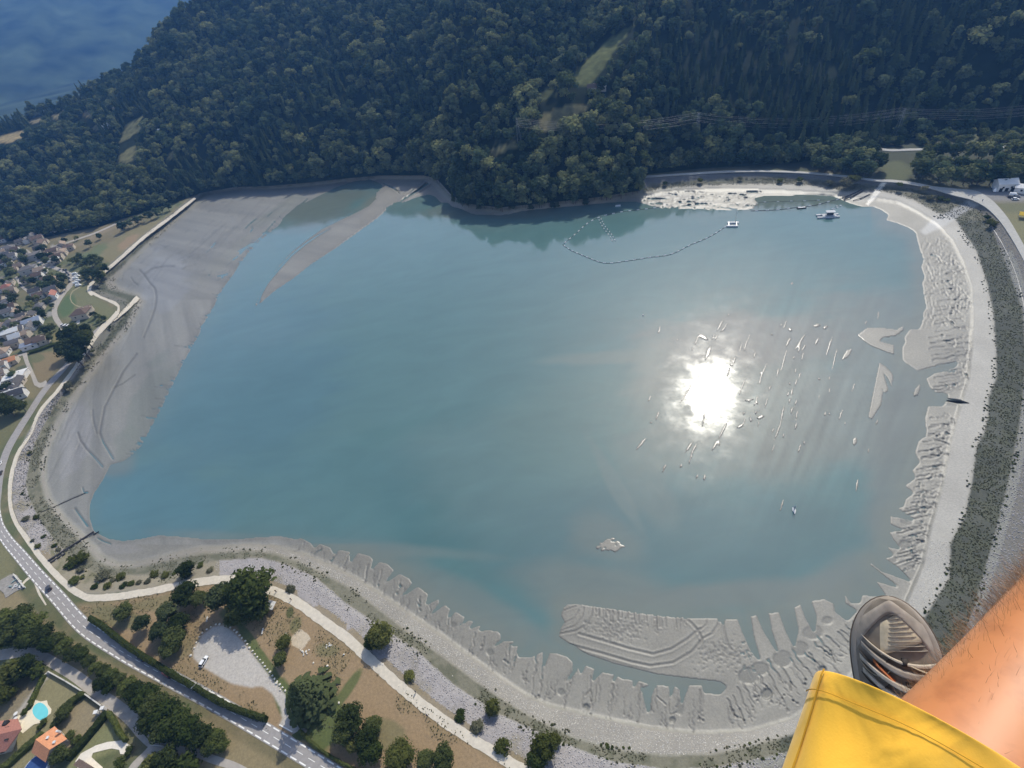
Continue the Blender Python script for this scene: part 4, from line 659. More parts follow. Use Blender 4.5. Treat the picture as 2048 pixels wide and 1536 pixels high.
road_like('park_path', A(60,868, 34,910, 27,931, 19,982, 23,1023, 33,1048, 51,1074, 72,1103, 96,1132, 123,1160, 148,1181, 174,1195, 205,1195, 287,1185, 349,1173, 420,1161, 456,1159, 500,1165, 544,1181, 584,1199, 646,1242, 689,1273, 732,1311, 793,1367, 854,1417, 913,1459, 972,1496, 1030,1531, 1110,1580), [5.5, 6.5, 7, 7, 7, 8, 9, 11, 12, 13, 14, 14, 14, 14, 14, 15, 17, 18, 19, 20, 21, 21, 21.5, 22, 22, 23, 23, 23, 24, 24], PATH, .11, rough=.10)
road_like('dyke_path', A(390,395, 349,427, 287,474, 226,528, 195,554, 180,571, 178,582, 191,591, 215,602, 234,612, 235,622, 224,637, 205,655, 178,692, 160,720, 115,781, 78,825, 60,868), [6, 7, 7.5, 7, 7, 7, 8, 8.5, 8, 9, 7, 8, 10, 6.5, 6, 6, 5.5, 5.5], PATH, .11, rough=.12)
road_like('slipway_track', A(226,640, 243,626, 258,612, 268,602, 276,594), [6, 6, 7, 8, 8], PATH, .12, rough=.2)
road_like('field_track', A(160,574, 143,585, 141,600, 150,610, 165,615, 180,619), 2.2, S('worn_track', (.27, .24, .15), .95), .06)
road_like('village_road', A(51,501, 68,515, 88,528, 111,536, 131,544, 142,553, 143,566, 131,581, 117,601, 109,618, 110,632, 118,646, 128,660, 140,676), [7, 9, 8, 7, 9, 12, 9, 8.5, 9, 10.5, 11, 10.5, 9, 6], LANE, .08)
road_like('village_lane', A(32,553, 36,560, 44,573, 53,580, 62,586), [5, 6, 5, 6, 4], LANE, .08); road_like('village_lane', A(92,501, 144,482, 185,468, 242,443), 3, LANE, .08); road_like('junction_road', A(49,706, 53,722, 60,738, 68,756, 73,768, 82,771, 94,764), [10, 8, 8, 8, 10, 10, 9], LANE, .085); road_like('village_lane', A(-60,738, 0,726, 30,714, 52,706), 3.5, LANE, .08)
road_like('hedged_lane', A(-60,1316, 0,1310, 35,1305, 76,1309, 111,1328, 151,1352, 192,1384, 232,1412, 262,1437, 287,1467, 308,1489, 348,1499, 385,1504, 430,1520, 470,1533, 530,1570), [22, 21, 21, 22, 24, 26, 27, 29, 30, 29, 22, 17, 17, 18, 17, 18], LANE, .08)
road_like('side_drive', A(312,1488, 292,1508, 270,1530, 250,1560), [16, 13, 14, 14], LANE, .075)
road_like('gravel_track', A(34,1180, 62,1155, 80,1190, 92,1210), [3, 5, 5, 3], PATH, .05)
road_like('east_shore_road', A(1720,356, 1750,360, 1788,362, 1821,366, 1866,375, 1910,384, 1954,393, 1976,406, 2003,433, 2032,477, 2058,525, 2100,600), [3, 4, 5, 5, 5.5, 14, 21, 19, 17, 15, 14, 14], S('pale_road', (.40, .385, .345), .95, .12, .6), .10)
road_like('far_bank_path', A(1290,353, 1381,347, 1463,342.5, 1572,343, 1640,347, 1722,356), 3.4, S('pale_road'), .35)
road_like('upper_road', A(1742,295, 1777,300, 1821,299, 1910,296, 1954,294, 2047,293, 2200,292), 4.2, S('pale_road'), .5)
road_like('ledge_path', A(1985,455, 2009,495, 2032,548, 2043,588, 2052,630), 1.8, CONC, .1)

# ------------------------------------------------------------------ houses
WALLS = [S('plaster_cream', (.46, .40, .32), .9), S('plaster_white', (.66, .64, .60), .9), S('plaster_grey', (.42, .40, .37), .9)]
ROOFS = {'brown-roofed': S('tiles_brown', (.135, .095, .075), .9, .25, 2), 'grey-roofed': S('tiles_grey', (.150, .140, .135), .9, .2, 2), 'dark-roofed': S('tiles_dark', (.085, .080, .080), .9, .2, 2), 'red-roofed': S('tiles_red', (.34, .150, .110), .9, .22, 2), 'orange-roofed': S('tiles_orange', (.56, .25, .125), .9, .18, 2), 'pale-roofed': S('roof_pale', (.62, .61, .58), .8, .1, 2), 'blue-grey-roofed': S('roof_blue', (.25, .28, .34), .7, .12, 2), 'tan-roofed': S('tiles_tan', (.30, .225, .165), .9, .2, 2)}
GLASS = S('window_glass', (.03, .035, .04), .15, .1, 1, spec=.6); DARK = S('dark_opening', (.03, .03, .03), .9)
def gable_roof(L, Wd, z, rise, ov=.45, th=.22):
    m = MB(); l, w = L/2+ov, Wd/2+ov; k = rise*(ov/(Wd/2)); z0 = z-k
    m.add([(-l, -w, z0), (l, -w, z0), (l, 0, z+rise), (-l, 0, z+rise), (-l, w, z0), (l, w, z0), (-l, -w, z0+th), (l, -w, z0+th), (l, 0, z+rise+th), (-l, 0, z+rise+th), (-l, w, z0+th), (l, w, z0+th)],
          [(0, 1, 2, 3), (3, 2, 5, 4), (6, 9, 8, 7), (9, 10, 11, 8), (0, 6, 7, 1), (4, 5, 11, 10), (0, 3, 9, 6), (3, 4, 10, 9), (1, 7, 8, 2), (2, 8, 11, 5)]); return m
def hip_roof(L, Wd, z, rise, ov=.5):
    m = MB(); l, w = L/2+ov, Wd/2+ov; r = max(.4, (L-Wd)/2)
    m.add([(-l, -w, z), (l, -w, z), (l, w, z), (-l, w, z), (-r, 0, z+rise), (r, 0, z+rise), (-l, -w, z-.2), (l, -w, z-.2), (l, w, z-.2), (-l, w, z-.2)], [(0, 1, 5, 4), (1, 2, 5), (2, 3, 4, 5), (3, 0, 4), (0, 6, 7, 1), (1, 7, 8, 2), (2, 8, 9, 3), (3, 9, 6, 0), (6, 9, 8, 7)]); return m
def gable_walls(L, Wd, z, rise):
    m = MB(); l, w = L/2, Wd/2; m.add([(-l, -w, -1), (l, -w, -1), (l, w, -1), (-l, w, -1), (-l, -w, z), (l, -w, z), (l, w, z), (-l, w, z), (-l, 0, z+rise-.05), (l, 0, z+rise-.05)], [(0, 1, 5, 4), (2, 3, 7, 6), (1, 2, 6, 9, 5), (3, 0, 4, 8, 7), (0, 3, 2, 1)]); return m
_wm = {}
def win_mesh(w, h):
    if (w, h) not in _wm: b = MB(); b.box((0, 0, 0), (w, .10, h)); _wm[(w, h)] = b.mesh('window', GLASS)
    return _wm[(w, h)]
HM = {}
def house(P, rz, L, Wd, z, rise, style, wall, label, group=None, hip=False, windows=2, chimney=True, name='house', cat='house', parts=True):
    r = empty(name, P, rz); tag(r, label, cat, group); key = (round(L), round(Wd), round(z*2), round(rise*2), style, wall, hip); L, Wd, z, rise = key[0], key[1], key[2]/2, key[3]/2
    if key not in HM: HM[key] = (((MBbox(L, Wd, z)) if hip else gable_walls(L, Wd, z, rise)).mesh('walls', WALLS[wall]), (hip_roof(L, Wd, z, rise) if hip else gable_roof(L, Wd, z, rise)).mesh('roof', ROOFS[style]))
    obj('walls', HM[key][0], r); ro = obj('roof', HM[key][1], r)
    if chimney: b = MB(); b.box((L*.22, Wd*.14, z+rise*.75), (.8, .8, 1.8)); b.build('chimney', WALLS[wall], ro)
    for k in range(windows):
        for sgn in (-1, 1): o = obj('window', win_mesh(1.3, 1.3), r); o.location = ((k+.5-windows/2)*L/(windows+.3), sgn*(Wd/2+.02), z*.55)
    return r
def MBbox(L, Wd, z): m = MB(); m.box((0, 0, z/2-.5), (L, Wd, z+1)); return m
def ordn(i): return ('first second third fourth fifth sixth seventh eighth ninth tenth eleventh twelfth thirteenth fourteenth fifteenth sixteenth seventeenth eighteenth nineteenth twentieth'.split()+['%dth' % k for k in range(21, 90)])[i]
def rz_px(x, y, dx, dy):              # heading of a picture direction on the ground
    a, b = on_ground(x, y), on_ground(x+dx, y+dy); return math.atan2(b[1]-a[1], b[0]-a[0])
village = []
EXPL = [(37,757,15,10,4,.6,'pale-roofed',1), (25,797,11,9,5,2,'pale-roofed',1), (3,778,7,6,4,1.5,'pale-roofed',1), (22,728,13,7,4,2,'orange-roofed',0), (66,694,13,8,4,1.6,'blue-grey-roofed',1), (30,670,13,9,5,2,'pale-roofed',0), (78,688,12,9,5,2.4,'brown-roofed',0), (52,676,10,8,5,2,'tan-roofed',0), (71,650,14,10,5,2.4,'blue-grey-roofed',1), (50,648,12,9,5,2.4,'tan-roofed',0), (66,519,22,12,6,1,'grey-roofed',2), (62,545,16,10,6,2.5,'grey-roofed',2), (128,510,13,9,5,2.6,'tan-roofed',0), (118,520,12,9,5,2.6,'brown-roofed',0), (140,500,12,9,5,2.6,'brown-roofed',0), (110,508,11,8,5,2.6,'brown-roofed',0), (128,495,10,8,5,2.6,'tan-roofed',0), (80,484,13,9,6,2.5,'brown-roofed',0), (70,480,12,9,6,2.5,'grey-roofed',0), (85,494,12,9,6,2.5,'brown-roofed',0), (20,505,16,10,6,3,'grey-roofed',2), (10,474,26,14,7,2,'blue-grey-roofed',2)]
for e in EXPL: village.append(e)
tries = 0
def near_road(x, y):
    for ln in (A(51,501, 88,528, 131,544, 143,560, 117,601, 110,632, 140,676), A(32,553, 44,573, 62,586), A(92,501, 242,443), A(49,706, 73,768), A(-60,738, 52,706)):
        if segdist(np.array([x]), np.array([y]), ln)[0] < 8: return True
    return False
while len(village) < 185 and tries < 12000:
    tries += 1; x, y = RNG.uniform(-140, 128), RNG.uniform(482, 800)
    lim = 128-abs(y-520)*.12 if y < 600 else (98 if y < 690 else 44)
    if x > lim or near_road(x, y) or (44 < x and y > 700): continue
    if any((abs(x-v[0])/10.5)**2+(abs(y-v[1])/6.2)**2 < 1 for v in village): continue
    village.append((x, y, RNG.uniform(7.5, 11.5), RNG.uniform(6, 8.5), RNG.uniform(3.5, 5.5), RNG.uniform(2, 3), RNG.choice(['brown-roofed', 'grey-roofed', 'dark-roofed', 'tan-roofed', 'pale-roofed', 'red-roofed'], p=[.34, .24, .16, .14, .07, .05]), RNG.integers(0, 2)))
rows = {}
for v in village: rows.setdefault(int((v[1]+v[0]*.2-480)//26), []).append(v)
for ri, rk in enumerate(sorted(rows)):
    byc = {}
    for v in sorted(rows[rk], key=lambda q: q[0]):
        byc.setdefault(v[6], []).append(v); kx = len(byc[v[6]])-1; P = on_ground(v[0], v[1]); rz = rz_px(v[0], v[1], 10, -3)+(0 if RNG.random() < .75 else math.pi/2)+RNG.normal(0, .06)
        house(P, rz, v[2], v[3], v[4], v[5], v[6], int(v[7]), '%s village house, %s of its colour from left, %s row from the hill' % (v[6], ordn(kx), ordn(ri)), 'houses of the lakeside village', hip=RNG.random() < .2, windows=2)
for i in range(13):
    P = on_ground(88+i*5.8, 467-i*1.1+(i % 2)*3.2); m = MB(); r = empty('mobile_home', P, rz_px(100, 465, 10, -3)+RNG.normal(0, .08)); tag(r, 'white mobile home, %s from the left in the row at the foot of the hill' % ordn(i), 'mobile home', 'white mobile homes below the hill')
    m.box((0, 0, 1.6), (8, 3.2, 2.6)); m.build('body', WALLS[1], r); gable_roof(8, 3.2, 2.9, .5, .2).build('roof', ROOFS['pale-roofed'], r)
house(on_ground(169,633), rz_px(169,633,10,-2), 15, 11, 5.5, 3, 'brown-roofed', 0, 'large brown-roofed farmhouse below the green field by the dyke', hip=True); house(on_ground(176,625), rz_px(176,625,10,-3), 10, 7, 4.5, 2.2, 'tan-roofed', 0, 'small tan-roofed annex behind the large farmhouse by the dyke', chimney=False)
m = MB(); pl = [on_ground(x, y, .15)[:2] for x, y in ((142,658), (156,640), (160,640), (160,646), (152,652), (150,660))]; m.prism(pl, 7.5, 8.25); tag(m.build('terrace', CONC), 'pale paved terrace beside the large farmhouse', 'terrace')
for (x, y, L, W_, st, lb) in ((215,257,12,9,'pale-roofed','pale-roofed hillside house above the sloping meadow'), (236,224,10,8,'grey-roofed','small grey-roofed hillside chalet high among the trees'), (180,209,11,8,'tan-roofed','tan-roofed house at the top of the small meadow'), (326,268,11,8,'pale-roofed','white-topped hut alone in the dark forest'), (232,298,13,9,'grey-roofed','grey-roofed hillside farmhouse by the lower meadow'), (222,300,9,7,'pale-roofed','small pale outbuilding left of the hillside farmhouse'), (1184,184,11,7,'brown-roofed','grey chalet on the spur below the long meadow'), (1205,181,8,5,'pale-roofed','small pale shed right of the grey spur chalet'), (136,229,10,8,'tan-roofed','tan-roofed cottage in the left forest clearing')):
    P = hill_point(np.array([float(x)]), np.array([float(y)]))[0]; house(P, rz_px(max(x,0), 600, 10, -1), L*.85, W_*.85, 4.5, 3, st, 2, lb, name='hillside_house')
house(on_ground(545,366), rz_px(545,372,10,0), 6, 5, 3.5, 1.2, 'pale-roofed', 1, 'white boathouse hut on the dark shore beyond the mud', name='hut', cat='hut', chimney=False, windows=1)
hb_ = house(on_ground(2006,378), rz_px(2006,378,10,-.5), 12, 9, 5.5, 2.6, 'pale-roofed', 1, 'white depot house with three dark garage doors beside the yard', name='depot_building', cat='building')
for k in (-1, 0, 1): b = MB(); b.box((k*3.6, -4.56, 1.3), (2.1, .12, 2.6)); b.build('garage_door', DARK, hb_)
house(on_ground(2052,384), rz_px(2050,384,10,1), 14, 8, 4, .8, 'pale-roofed', 1, 'low white-roofed shed at the right edge of the yard', name='shed', cat='shed', chimney=False)
def house_px(a0, a1, r0, r1, b0, b1, ze, zr, roofm, wallm, label, name='villa'):
    e = [at_z(*p, 8+ze) for p in (a0, a1, b0, b1)]; rg = [at_z(*p, 8+zr) for p in (r0, r1)]; O = (e[0]+e[1]+e[2]+e[3])/4; O[2] = 8; r = tag(empty(name, O), label, 'house'); f = lambda q: q-O
    A0, A1, B0, B1, R0, R1 = map(f, (e[0], e[1], e[2], e[3], rg[0], rg[1])); th = np.array([0, 0, -.25]); V = [A0, A1, R0, R1, B0, B1]; V = V+[q+th for q in V]
    m = MB(); m.add(V, [(0, 2, 3, 1), (2, 4, 5, 3), (6, 7, 9, 8), (8, 9, 11, 10), (0, 1, 7, 6), (4, 10, 11, 5), (0, 6, 8, 2), (2, 8, 10, 4), (1, 3, 9, 7), (3, 5, 11, 9)]); ro = m.build('roof', roofm, r)
    C_ = (A0+A1+B0+B1)/4; sh = lambda q: C_+(q-C_)*.90; w = [sh(A0), sh(A1), sh(B1), sh(B0)]; lo = [np.array([q[0], q[1], -.5]) for q in w]; hi = [np.array([q[0], q[1], ze-.05]) for q in w]; t0, t1 = C_+(R0-C_)*.92, C_+(R1-C_)*.92; t0[2] = t1[2] = zr-.4
    m = MB(); m.add(lo+hi+[t0, t1], [(0, 1, 5, 4), (1, 2, 6, 9, 5), (2, 3, 7, 6), (3, 0, 4, 8, 7), (0, 3, 2, 1)]); m.build('walls', wallm, r)
    for (p, q) in ((0, 1), (2, 3)):
        for t in (.3, .7):
            c = w[p]*(1-t)+w[q]*t; o = obj('window', win_mesh(1.3, 1.3), r); d = w[q]-w[p]; o.rotation_euler = (0, 0, math.atan2(d[1], d[0])); nn = c-C_; nn[2] = 0; nn /= np.linalg.norm(nn); o.location = tuple(c[:2]+nn[:2]*.05)+(ze*.5,)
    return r, ro, O
r, ro, O = house_px((109,1452.5), (134,1478), (71,1479), (99,1499.5), (62.5,1505), (91,1525), 3.2, 5.6, ROOFS['orange-roofed'], WALLS[0], 'villa with an orange tiled roof below the hedged lane')
for x, y in ((95,1475), (108,1484)): b = MB(); c = at_z(x, y, 13.2)-O; b.box((c[0], c[1], c[2]), (.9, .9, .35)); b.build('skylight', WALLS[1], ro)
b = MB(); c = at_z(117,1463, 12.6)-O; b.box((c[0], c[1], c[2]), (.8, .6, 1.8)); b.build('chimney', WALLS[1], ro)
r, ro, O = house_px((-46,1448), (35,1437), (-44,1478), (43,1458), (-40,1515), (12,1502), 3.2, 6.2, ROOFS['red-roofed'], WALLS[0], 'villa with a salmon red hipped roof beside the swimming pool')
for x, y in ((12,1446), (14,1459), (17,1476)): c = at_z(x, y, 12.6)-O; b = MB(); b.box((c[0], c[1], c[2]), (1.6, 1.6, 1.2)); b.build('dormer', DARK, ro)
house_px((146,1530), (158,1517), (170,1543), (184,1533), (192,1560), (210,1552), 3, 5, ROOFS['brown-roofed'], WALLS[0], 'villa with a grey-brown roof beside the white driveway')
# pool garden
def slab(name, pts, z0, z1, mat, label, cat, parent=None):
    m = MB(); m.prism([at_z(x, y, 8)[:2] for x, y in pts][::-1], 8+z0, 8+z1); return tag(m.build(name, mat, parent), label, cat)
PATIO = [(71,1400), (82,1403), (94,1401), (96,1409), (103,1418), (102,1427), (93,1434), (81,1446), (68,1449), (46,1467), (42,1463), (36,1451), (33,1440), (36,1432), (50,1426), (62,1419), (68,1410)]
slab('pool_terrace', PATIO, -.4, .14, S('terrace_stone', (.72, .64, .48), .9, .08, 2), 'cream stone terrace around the kidney-shaped swimming pool', 'terrace')
a = np.linspace(0, 6.283, 21)[:-1]; slab('swimming_pool', [(81.5+(14.5+1.5*math.cos(2*t))*math.cos(t), 1423+17.5*math.sin(t)+1.5*math.cos(t)) for t in a], .02, .17, S('pool_water', (.17, .60, .62), .12, .06, .4, spec=.5), 'turquoise swimming pool in the cream terrace', 'swimming pool')
DRIVE = [(151,1523), (162,1507), (192,1491), (215,1484), (243,1481), (262,1491), (261,1498), (250,1509), (241,1508), (239,1500), (224,1497), (209,1500), (186,1506), (183,1514), (190,1521), (206,1535), (200,1550), (160,1550)]
slab('white_driveway', DRIVE, -.4, .12, S('driveway_stone', (.70, .64, .54), .9, .08, 1), 'white curved driveway in the villa garden', 'driveway')
for i, (x, y) in enumerate(((34,1428), (33.5,1438), (36,1446))):
    P = at_z(x, y, 8.3); r = tag(empty('garden_table', P), ('upper', 'middle', 'lower')[i]+' round white garden table at the edge of the pool terrace', 'table', 'white garden tables on the pool terrace'); b = MB(); b.tube((0, 0, .68), (0, 0, .76), .75, .75, 14); b.build('top', WALLS[1], r); b = MB(); b.tube((0, 0, -.3), (0, 0, .68), .09, .07, 6); b.build('pedestal', WALLS[1], r)
P = at_z(76,1537, 8); r = tag(empty('round_pool', P), 'round above-ground pool with a blue cover behind the orange-roofed villa', 'swimming pool'); b = MB(); b.tube((0, 0, -.2), (0, 0, 1.2), 4.6, 4.6, 28); b.build('pool_wall', S('pool_wall', (.45, .48, .55), .6), r); b = MB(); b.tube((0, 0, 1.2), (0, 0, 1.26), 4.3, 4.3, 28); b.build('cover', S('pool_cover', (.035, .075, .20), .5, .2, 1), r)
def wall_px(pts, h, th, mat, label, cat='wall', name='garden_wall', z=8):
    P = [at_z(x, y, z) for x, y in pts]; r = tag(empty(name, P[0]), label, cat)
    m = MB(); c = MB()
    for p, q in zip(P[:-1], P[1:]):
        d = q-p; L = math.hypot(d[0], d[1]); mid = (p+q)/2-P[0]; m.box((mid[0], mid[1], h/2-.25), (L+th, th, h+.5), math.atan2(d[1], d[0])); c.box((mid[0], mid[1], h+.06), (L+th, th+.14, .12), math.atan2(d[1], d[0]))
    m.build('masonry', mat, r); c.build('coping', CONC, r); return r
wall_px([(101,1345), (135,1364), (168,1384)], 1.3, .3, CONC, 'long pale garden wall along the upper side of the lane'); wall_px([(174,1390), (206,1413)], 1.3, .3, CONC, 'short pale garden wall beside the gate pillars')
wall_px([(100,1346), (92,1352), (84,1366)], 1.1, .3, CONC, 'pale garden wall turning down to the pool garden')
wall_px([(305,1491), (330,1494), (350,1508)], .9, .25, DARK, 'low dark fence wall at the lane junction', 'wall')
for x, y, lb in ((198,1427,'left'), (211,1419,'right')):
    P = at_z(x, y, 8); r = tag(empty('gate_pillar', P), lb+' white gate pillar at the villa drive', 'gate pillar'); b = MB(); b.box((0, 0, .9), (1.3, 1.0, 2.2)); b.build('shaft', WALLS[1], r); b = MB(); b.box((0, 0, 2.08), (1.6, 1.3, .18)); b.build('cap', WALLS[1], r)
# weathered platform and storage beside the main road
slab('platform', [(8,1186), (0,1180), (-12,1168), (22,1149), (34,1150), (51,1175), (34,1182), (12,1196)], -.3, .25, S('grey_slab', (.27, .25, .22), .95, .25, 1), 'grey concrete platform below the main road', 'platform')
for i in range(9):
    x, y = RNG.uniform(18, 42), RNG.uniform(1160, 1178); P = at_z(x, y, 8.25); b = MB(); b.box((0, 0, .3), (RNG.uniform(1.2, 2.6), .5, .6), RNG.random()*3); o = b.build('concrete_block', (WALLS[1], S('teal_panel', (.25, .33, .31), .8))[i % 3 == 0], loc=P); tag(o, 'pale concrete block in the pile on the grey roadside platform', 'block', 'blocks piled on the roadside platform')
wall_px([(30,1150), (40,1162), (51,1176)], 1.1, .35, WALLS[1], 'white retaining wall at the edge of the roadside platform')
# ------------------------------------------------------------------ vehicles
TYRE = S('tyre', (.02, .02, .02), .9); LAMP = S('headlight_glass', (.75, .75, .72), .2); RED = S('tail_light', (.35, .02, .02), .3)
_cm = {}
def car_meshes(kind):
    if kind in _cm: return _cm[kind]
    L, W_, h1, h2 = (4.4, 1.8, .82, 1.45) if kind == 'car' else (5.2, 2.0, 1.1, 2.2)
    def sec(xs):
        m = MB(); n = len(xs[0][1]); vs = []
        for x, prof in xs: vs += [(x, y, z) for y, z in prof]
        fs = [(i*n+j, i*n+(j+1) % n, (i+1)*n+(j+1) % n, (i+1)*n+j) for i in range(len(xs)-1) for j in range(n)]; fs += [tuple(range(n-1, -1, -1)), tuple(range((len(xs)-1)*n, len(xs)*n))]; m.add(vs, fs); return m
    def pr(w, z0, z1): return [(-w*.94, z0), (w*.94, z0), (w, (z0+z1)/2), (w*.93, z1), (-w*.93, z1), (-w, (z0+z1)/2)]
    w = W_/2; body = sec([(-L/2, pr(w*.86, .35, h1*.86)), (-L/2+.15, pr(w*.96, .26, h1)), (-.4, pr(w, .22, h1+.02)), (L*.2, pr(w, .22, h1)), (L/2-.5, pr(w*.96, .24, h1*.88)), (L/2, pr(w*.84, .34, h1*.68))])
    if kind == 'car': cab = [(-L/2+.15, -L/2+.75), (L*.24, L*.08)]
    else: cab = [(-L/2+.05, -L/2+.12), (L*.36, L*.24)]
    m = MB(); (x0, x0t), (x1, x1t) = cab; m.add([(x0, -w*.9, h1), (x1, -w*.9, h1), (x1, w*.9, h1), (x0, w*.9, h1), (x0t, -w*.74, h2), (x1t, -w*.74, h2), (x1t, w*.74, h2), (x0t, w*.74, h2)], [(0, 1, 5, 4), (1, 2, 6, 5), (2, 3, 7, 6), (3, 0, 4, 7)])
    rf = MB(); rf.box(((x0t+x1t)/2, 0, h2+.02), (x1t-x0t+.08, W_*.76, .06))
    wh = MB(); wh.tube((0, -.11, 0), (0, .11, 0), .33, .33, 12); li = MB(); li.box((0, 0, 0), (.08, .36, .14))
    _cm[kind] = (L, W_, body, m, rf, wh.mesh('wheel', TYRE), li.mesh('headlight', LAMP), li.mesh('tail_light', RED), {}); return _cm[kind]
def vehicle(px, py, ddx, ddy, paint, label, kind='car', group=None, P=None):
    L, W_, body, cab, rf, wh, hl, tl, cache = car_meshes(kind); P = on_ground(px, py, .10) if P is None else P; r = empty('parked_car' if kind == 'car' else 'van', P, rz_px(px, py, ddx, ddy)); tag(r, label, kind, group)
    if paint not in cache: mt = S('paint_'+paint, {'white': (.80, .80, .78), 'black': (.02, .02, .022), 'dark red': (.10, .03, .03), 'grey': (.22, .22, .23), 'dark grey': (.05, .05, .055)}[paint], .35, .03, 1, spec=.5); cache[paint] = (body.mesh('body', mt), rf.mesh('roof', mt), cab.mesh('cabin_glass', GLASS if kind == 'car' else mt))
    b, ro, cg = cache[paint]; obj('body', b, r); obj('cabin_glass', cg, r); obj('roof', ro, r)
    for sx in (-1, 1):
        for sy in (-1, 1): o = obj('wheel', wh, r); o.location = (sx*L*.31, sy*(W_/2-.08), .33)
    for sy in (-1, 1): o = obj('headlight', hl, r); o.location = (L/2-.06, sy*W_*.33, .62); o = obj('tail_light', tl, r); o.location = (-L/2+.03, sy*W_*.33, .66)
    return r
vehicle(409,1324, 11,-18, 'white', 'white car alone on the pale gravel car park'); vehicle(284,1317, -14,-9, 'black', 'black car on the main road, left of the hedge shadow patch'); vehicle(336,1349, -14,-9, 'dark red', 'dark van on the main road beside the car park hedge', 'van'); vehicle(99,1177, -10,-13, 'dark grey', 'dark grey car on the road bend above the bushes'); vehicle(2,947, 4,-12, 'dark grey', 'dark car at the left edge of the road curve'); vehicle(1,928, 5,-12, 'white', 'white car at the left edge of the road curve')
for i in range(6): vehicle(151+(i % 2)*4+i*.6, 549+i*4.6, 10, -3, 'white', 'white van, %s from the top in the parked row by the village bend' % ordn(i), 'van', 'white vans parked by the village bend')
for i, (x, y) in enumerate(((128,541), (134,546), (138,550), (139,557), (140,564), (133,541), (42,571), (112,527))): vehicle(x, y, 6, 6, 'black', 'black car on the village street, %s of the dark cars counted from the bend' % ordn(i), 'car', 'dark cars on the village street')
for i, (x, y) in enumerate(((127,651), (131,653), (134,651))): vehicle(x, y, 8, -2, 'white', 'white car parked at the lower end of the village road, %s from left' % ordn(i), 'car', 'white cars at the village road end')
vehicle(1988,382, 2,9, 'white', 'white van parked left of the white depot house', 'van'); vehicle(2026,392, 10,1, 'white', 'white pickup in front of the depot, furthest back', 'van'); vehicle(2022,396, 10,2, 'black', 'black car in front of the depot yard'); vehicle(2033,394, 10,0, 'grey', 'grey car at the right side of the depot yard'); vehicle(2030,399.5, 10,0, 'white', 'white car nearest the grass edge of the depot yard')
P = on_ground(2052,436); r = tag(empty('yellow_marquee', P, rz_px(2052,436,10,1)), 'yellow tarpaulin marquee at the right edge beside the road', 'marquee'); gable_roof(9, 5, 2.6, 1.4, .2).build('canopy', S('yellow_canvas', (.75, .48, .05), .8), r)
for sx in (-1, 1):
    for sy in (-1, 1): b = MB(); b.tube((sx*4.2, sy*2.3, -.2), (sx*4.2, sy*2.3, 2.7), .08, .08, 6); b.build('pole', S('steel', (.45, .45, .46), .4, metal=.8), r)
# ------------------------------------------------------------------ things on and beside the lake
STEEL = S('steel', (.45, .45, .46), .4, metal=.8); FLOATW = S('float_white', (.50, .51, .51), .6); RUB = S('black_rubber', (.03, .03, .035), .7); WOOD = S('timber', (.30, .22, .14), .85)
fm = MB(); fm.tube((-1.2, 0, .15), (1.2, 0, .15), .45, .45, 8); FLOATM = fm.mesh('float', FLOATW); fm = MB(); fm.tube((-.9, 0, .1), (.9, 0, .1), .40, .40, 7); FLOATS = fm.mesh('float', FLOATW)
def boom(line, step, label, mesh=FLOATM, name='floating_boom', rope=.22, width=None, cat='floating boom', rm=None):
    X, Y, a, b, Wd, s = strip_edges(line, 1, 400); P = at_z(X, Y, 0); d = np.r_[0, np.cumsum(np.linalg.norm(np.diff(P, axis=0), axis=1))]; r = tag(empty(name, P[0]), label, cat); m = MB()
    T = np.linspace(0, d[-1], max(3, int(d[-1]/step)+1)); Q = np.stack([np.interp(T, d, P[:, k]) for k in range(3)], 1)-P[0]
    for i in range(len(Q)-1): m.tube(Q[i]+[0, 0, .05], Q[i+1]+[0, 0, .05], rope, rope, 5)
    m.build('rope', rm or RUB, r)
    for i in range(len(Q)-1): c = (Q[i]+Q[i+1])/2; e = Q[i+1]-Q[i]; o = obj('float', mesh, r); o.location = c; o.rotation_euler = (0, 0, math.atan2(e[1], e[0])+RNG.normal(0, .08))
    return r
boom(A(1318,415, 1293,418, 1233,426, 1203,433, 1176,446, 1151,468, 1126,489), 7.5, 'upper left arm of the floating boom that curves out from the bright mud'); boom(A(1126,490, 1137,498, 1170,513, 1208,526.5, 1255,522, 1300,515, 1342,509, 1381,490, 1419,474, 1454,452), 6.0, 'long floating boom that ends at the raft with the mast')
boom(A(1197,438, 1206,455, 1217,469, 1226,484), 5.5, 'left row of small floats inside the boom loop', FLOATS, 'float_line', .1, cat='float line'); boom(A(1201,436, 1211,454, 1221,466, 1231,483), 5.5, 'right row of small floats inside the boom loop', FLOATS, 'float_line', .1, cat='float line')
boom(A(1502,422, 1545,420.5, 1572,418, 1600,414, 1630,411, 1646,407, 1657,403, 1671,400, 1684,397), 8, 'floating pipeline from the mud bank to the eastern shore pipes', FLOATM, 'floating_pipeline', .3, cat='pipeline'); boom(A(1517,405, 1560,403, 1610,402, 1650,400), 9, 'thin submerged float line behind the floating pipeline', FLOATS, 'float_line', .12, cat='float line')
boom(A(1660,420, 1668,416, 1677,410), 4, 'left string of floats behind the dredger', FLOATS, 'float_line', .1, cat='float line'); boom(A(1664,421, 1674,416, 1684,410), 4, 'right string of floats behind the dredger', FLOATS, 'float_line', .1, cat='float line')
def raft_piece(r, c, d, rz, mat, name): b = MB(); b.box(c, d, rz); return b.build(name, mat, r)
P = at_z(1465,450,0); rz = rz_px(1465,450,10,-.05); r = tag(empty('mast_raft', P, rz), 'white twin-pontoon raft with a tall thin mast', 'raft'); sc_ = scale_at(1465,450)
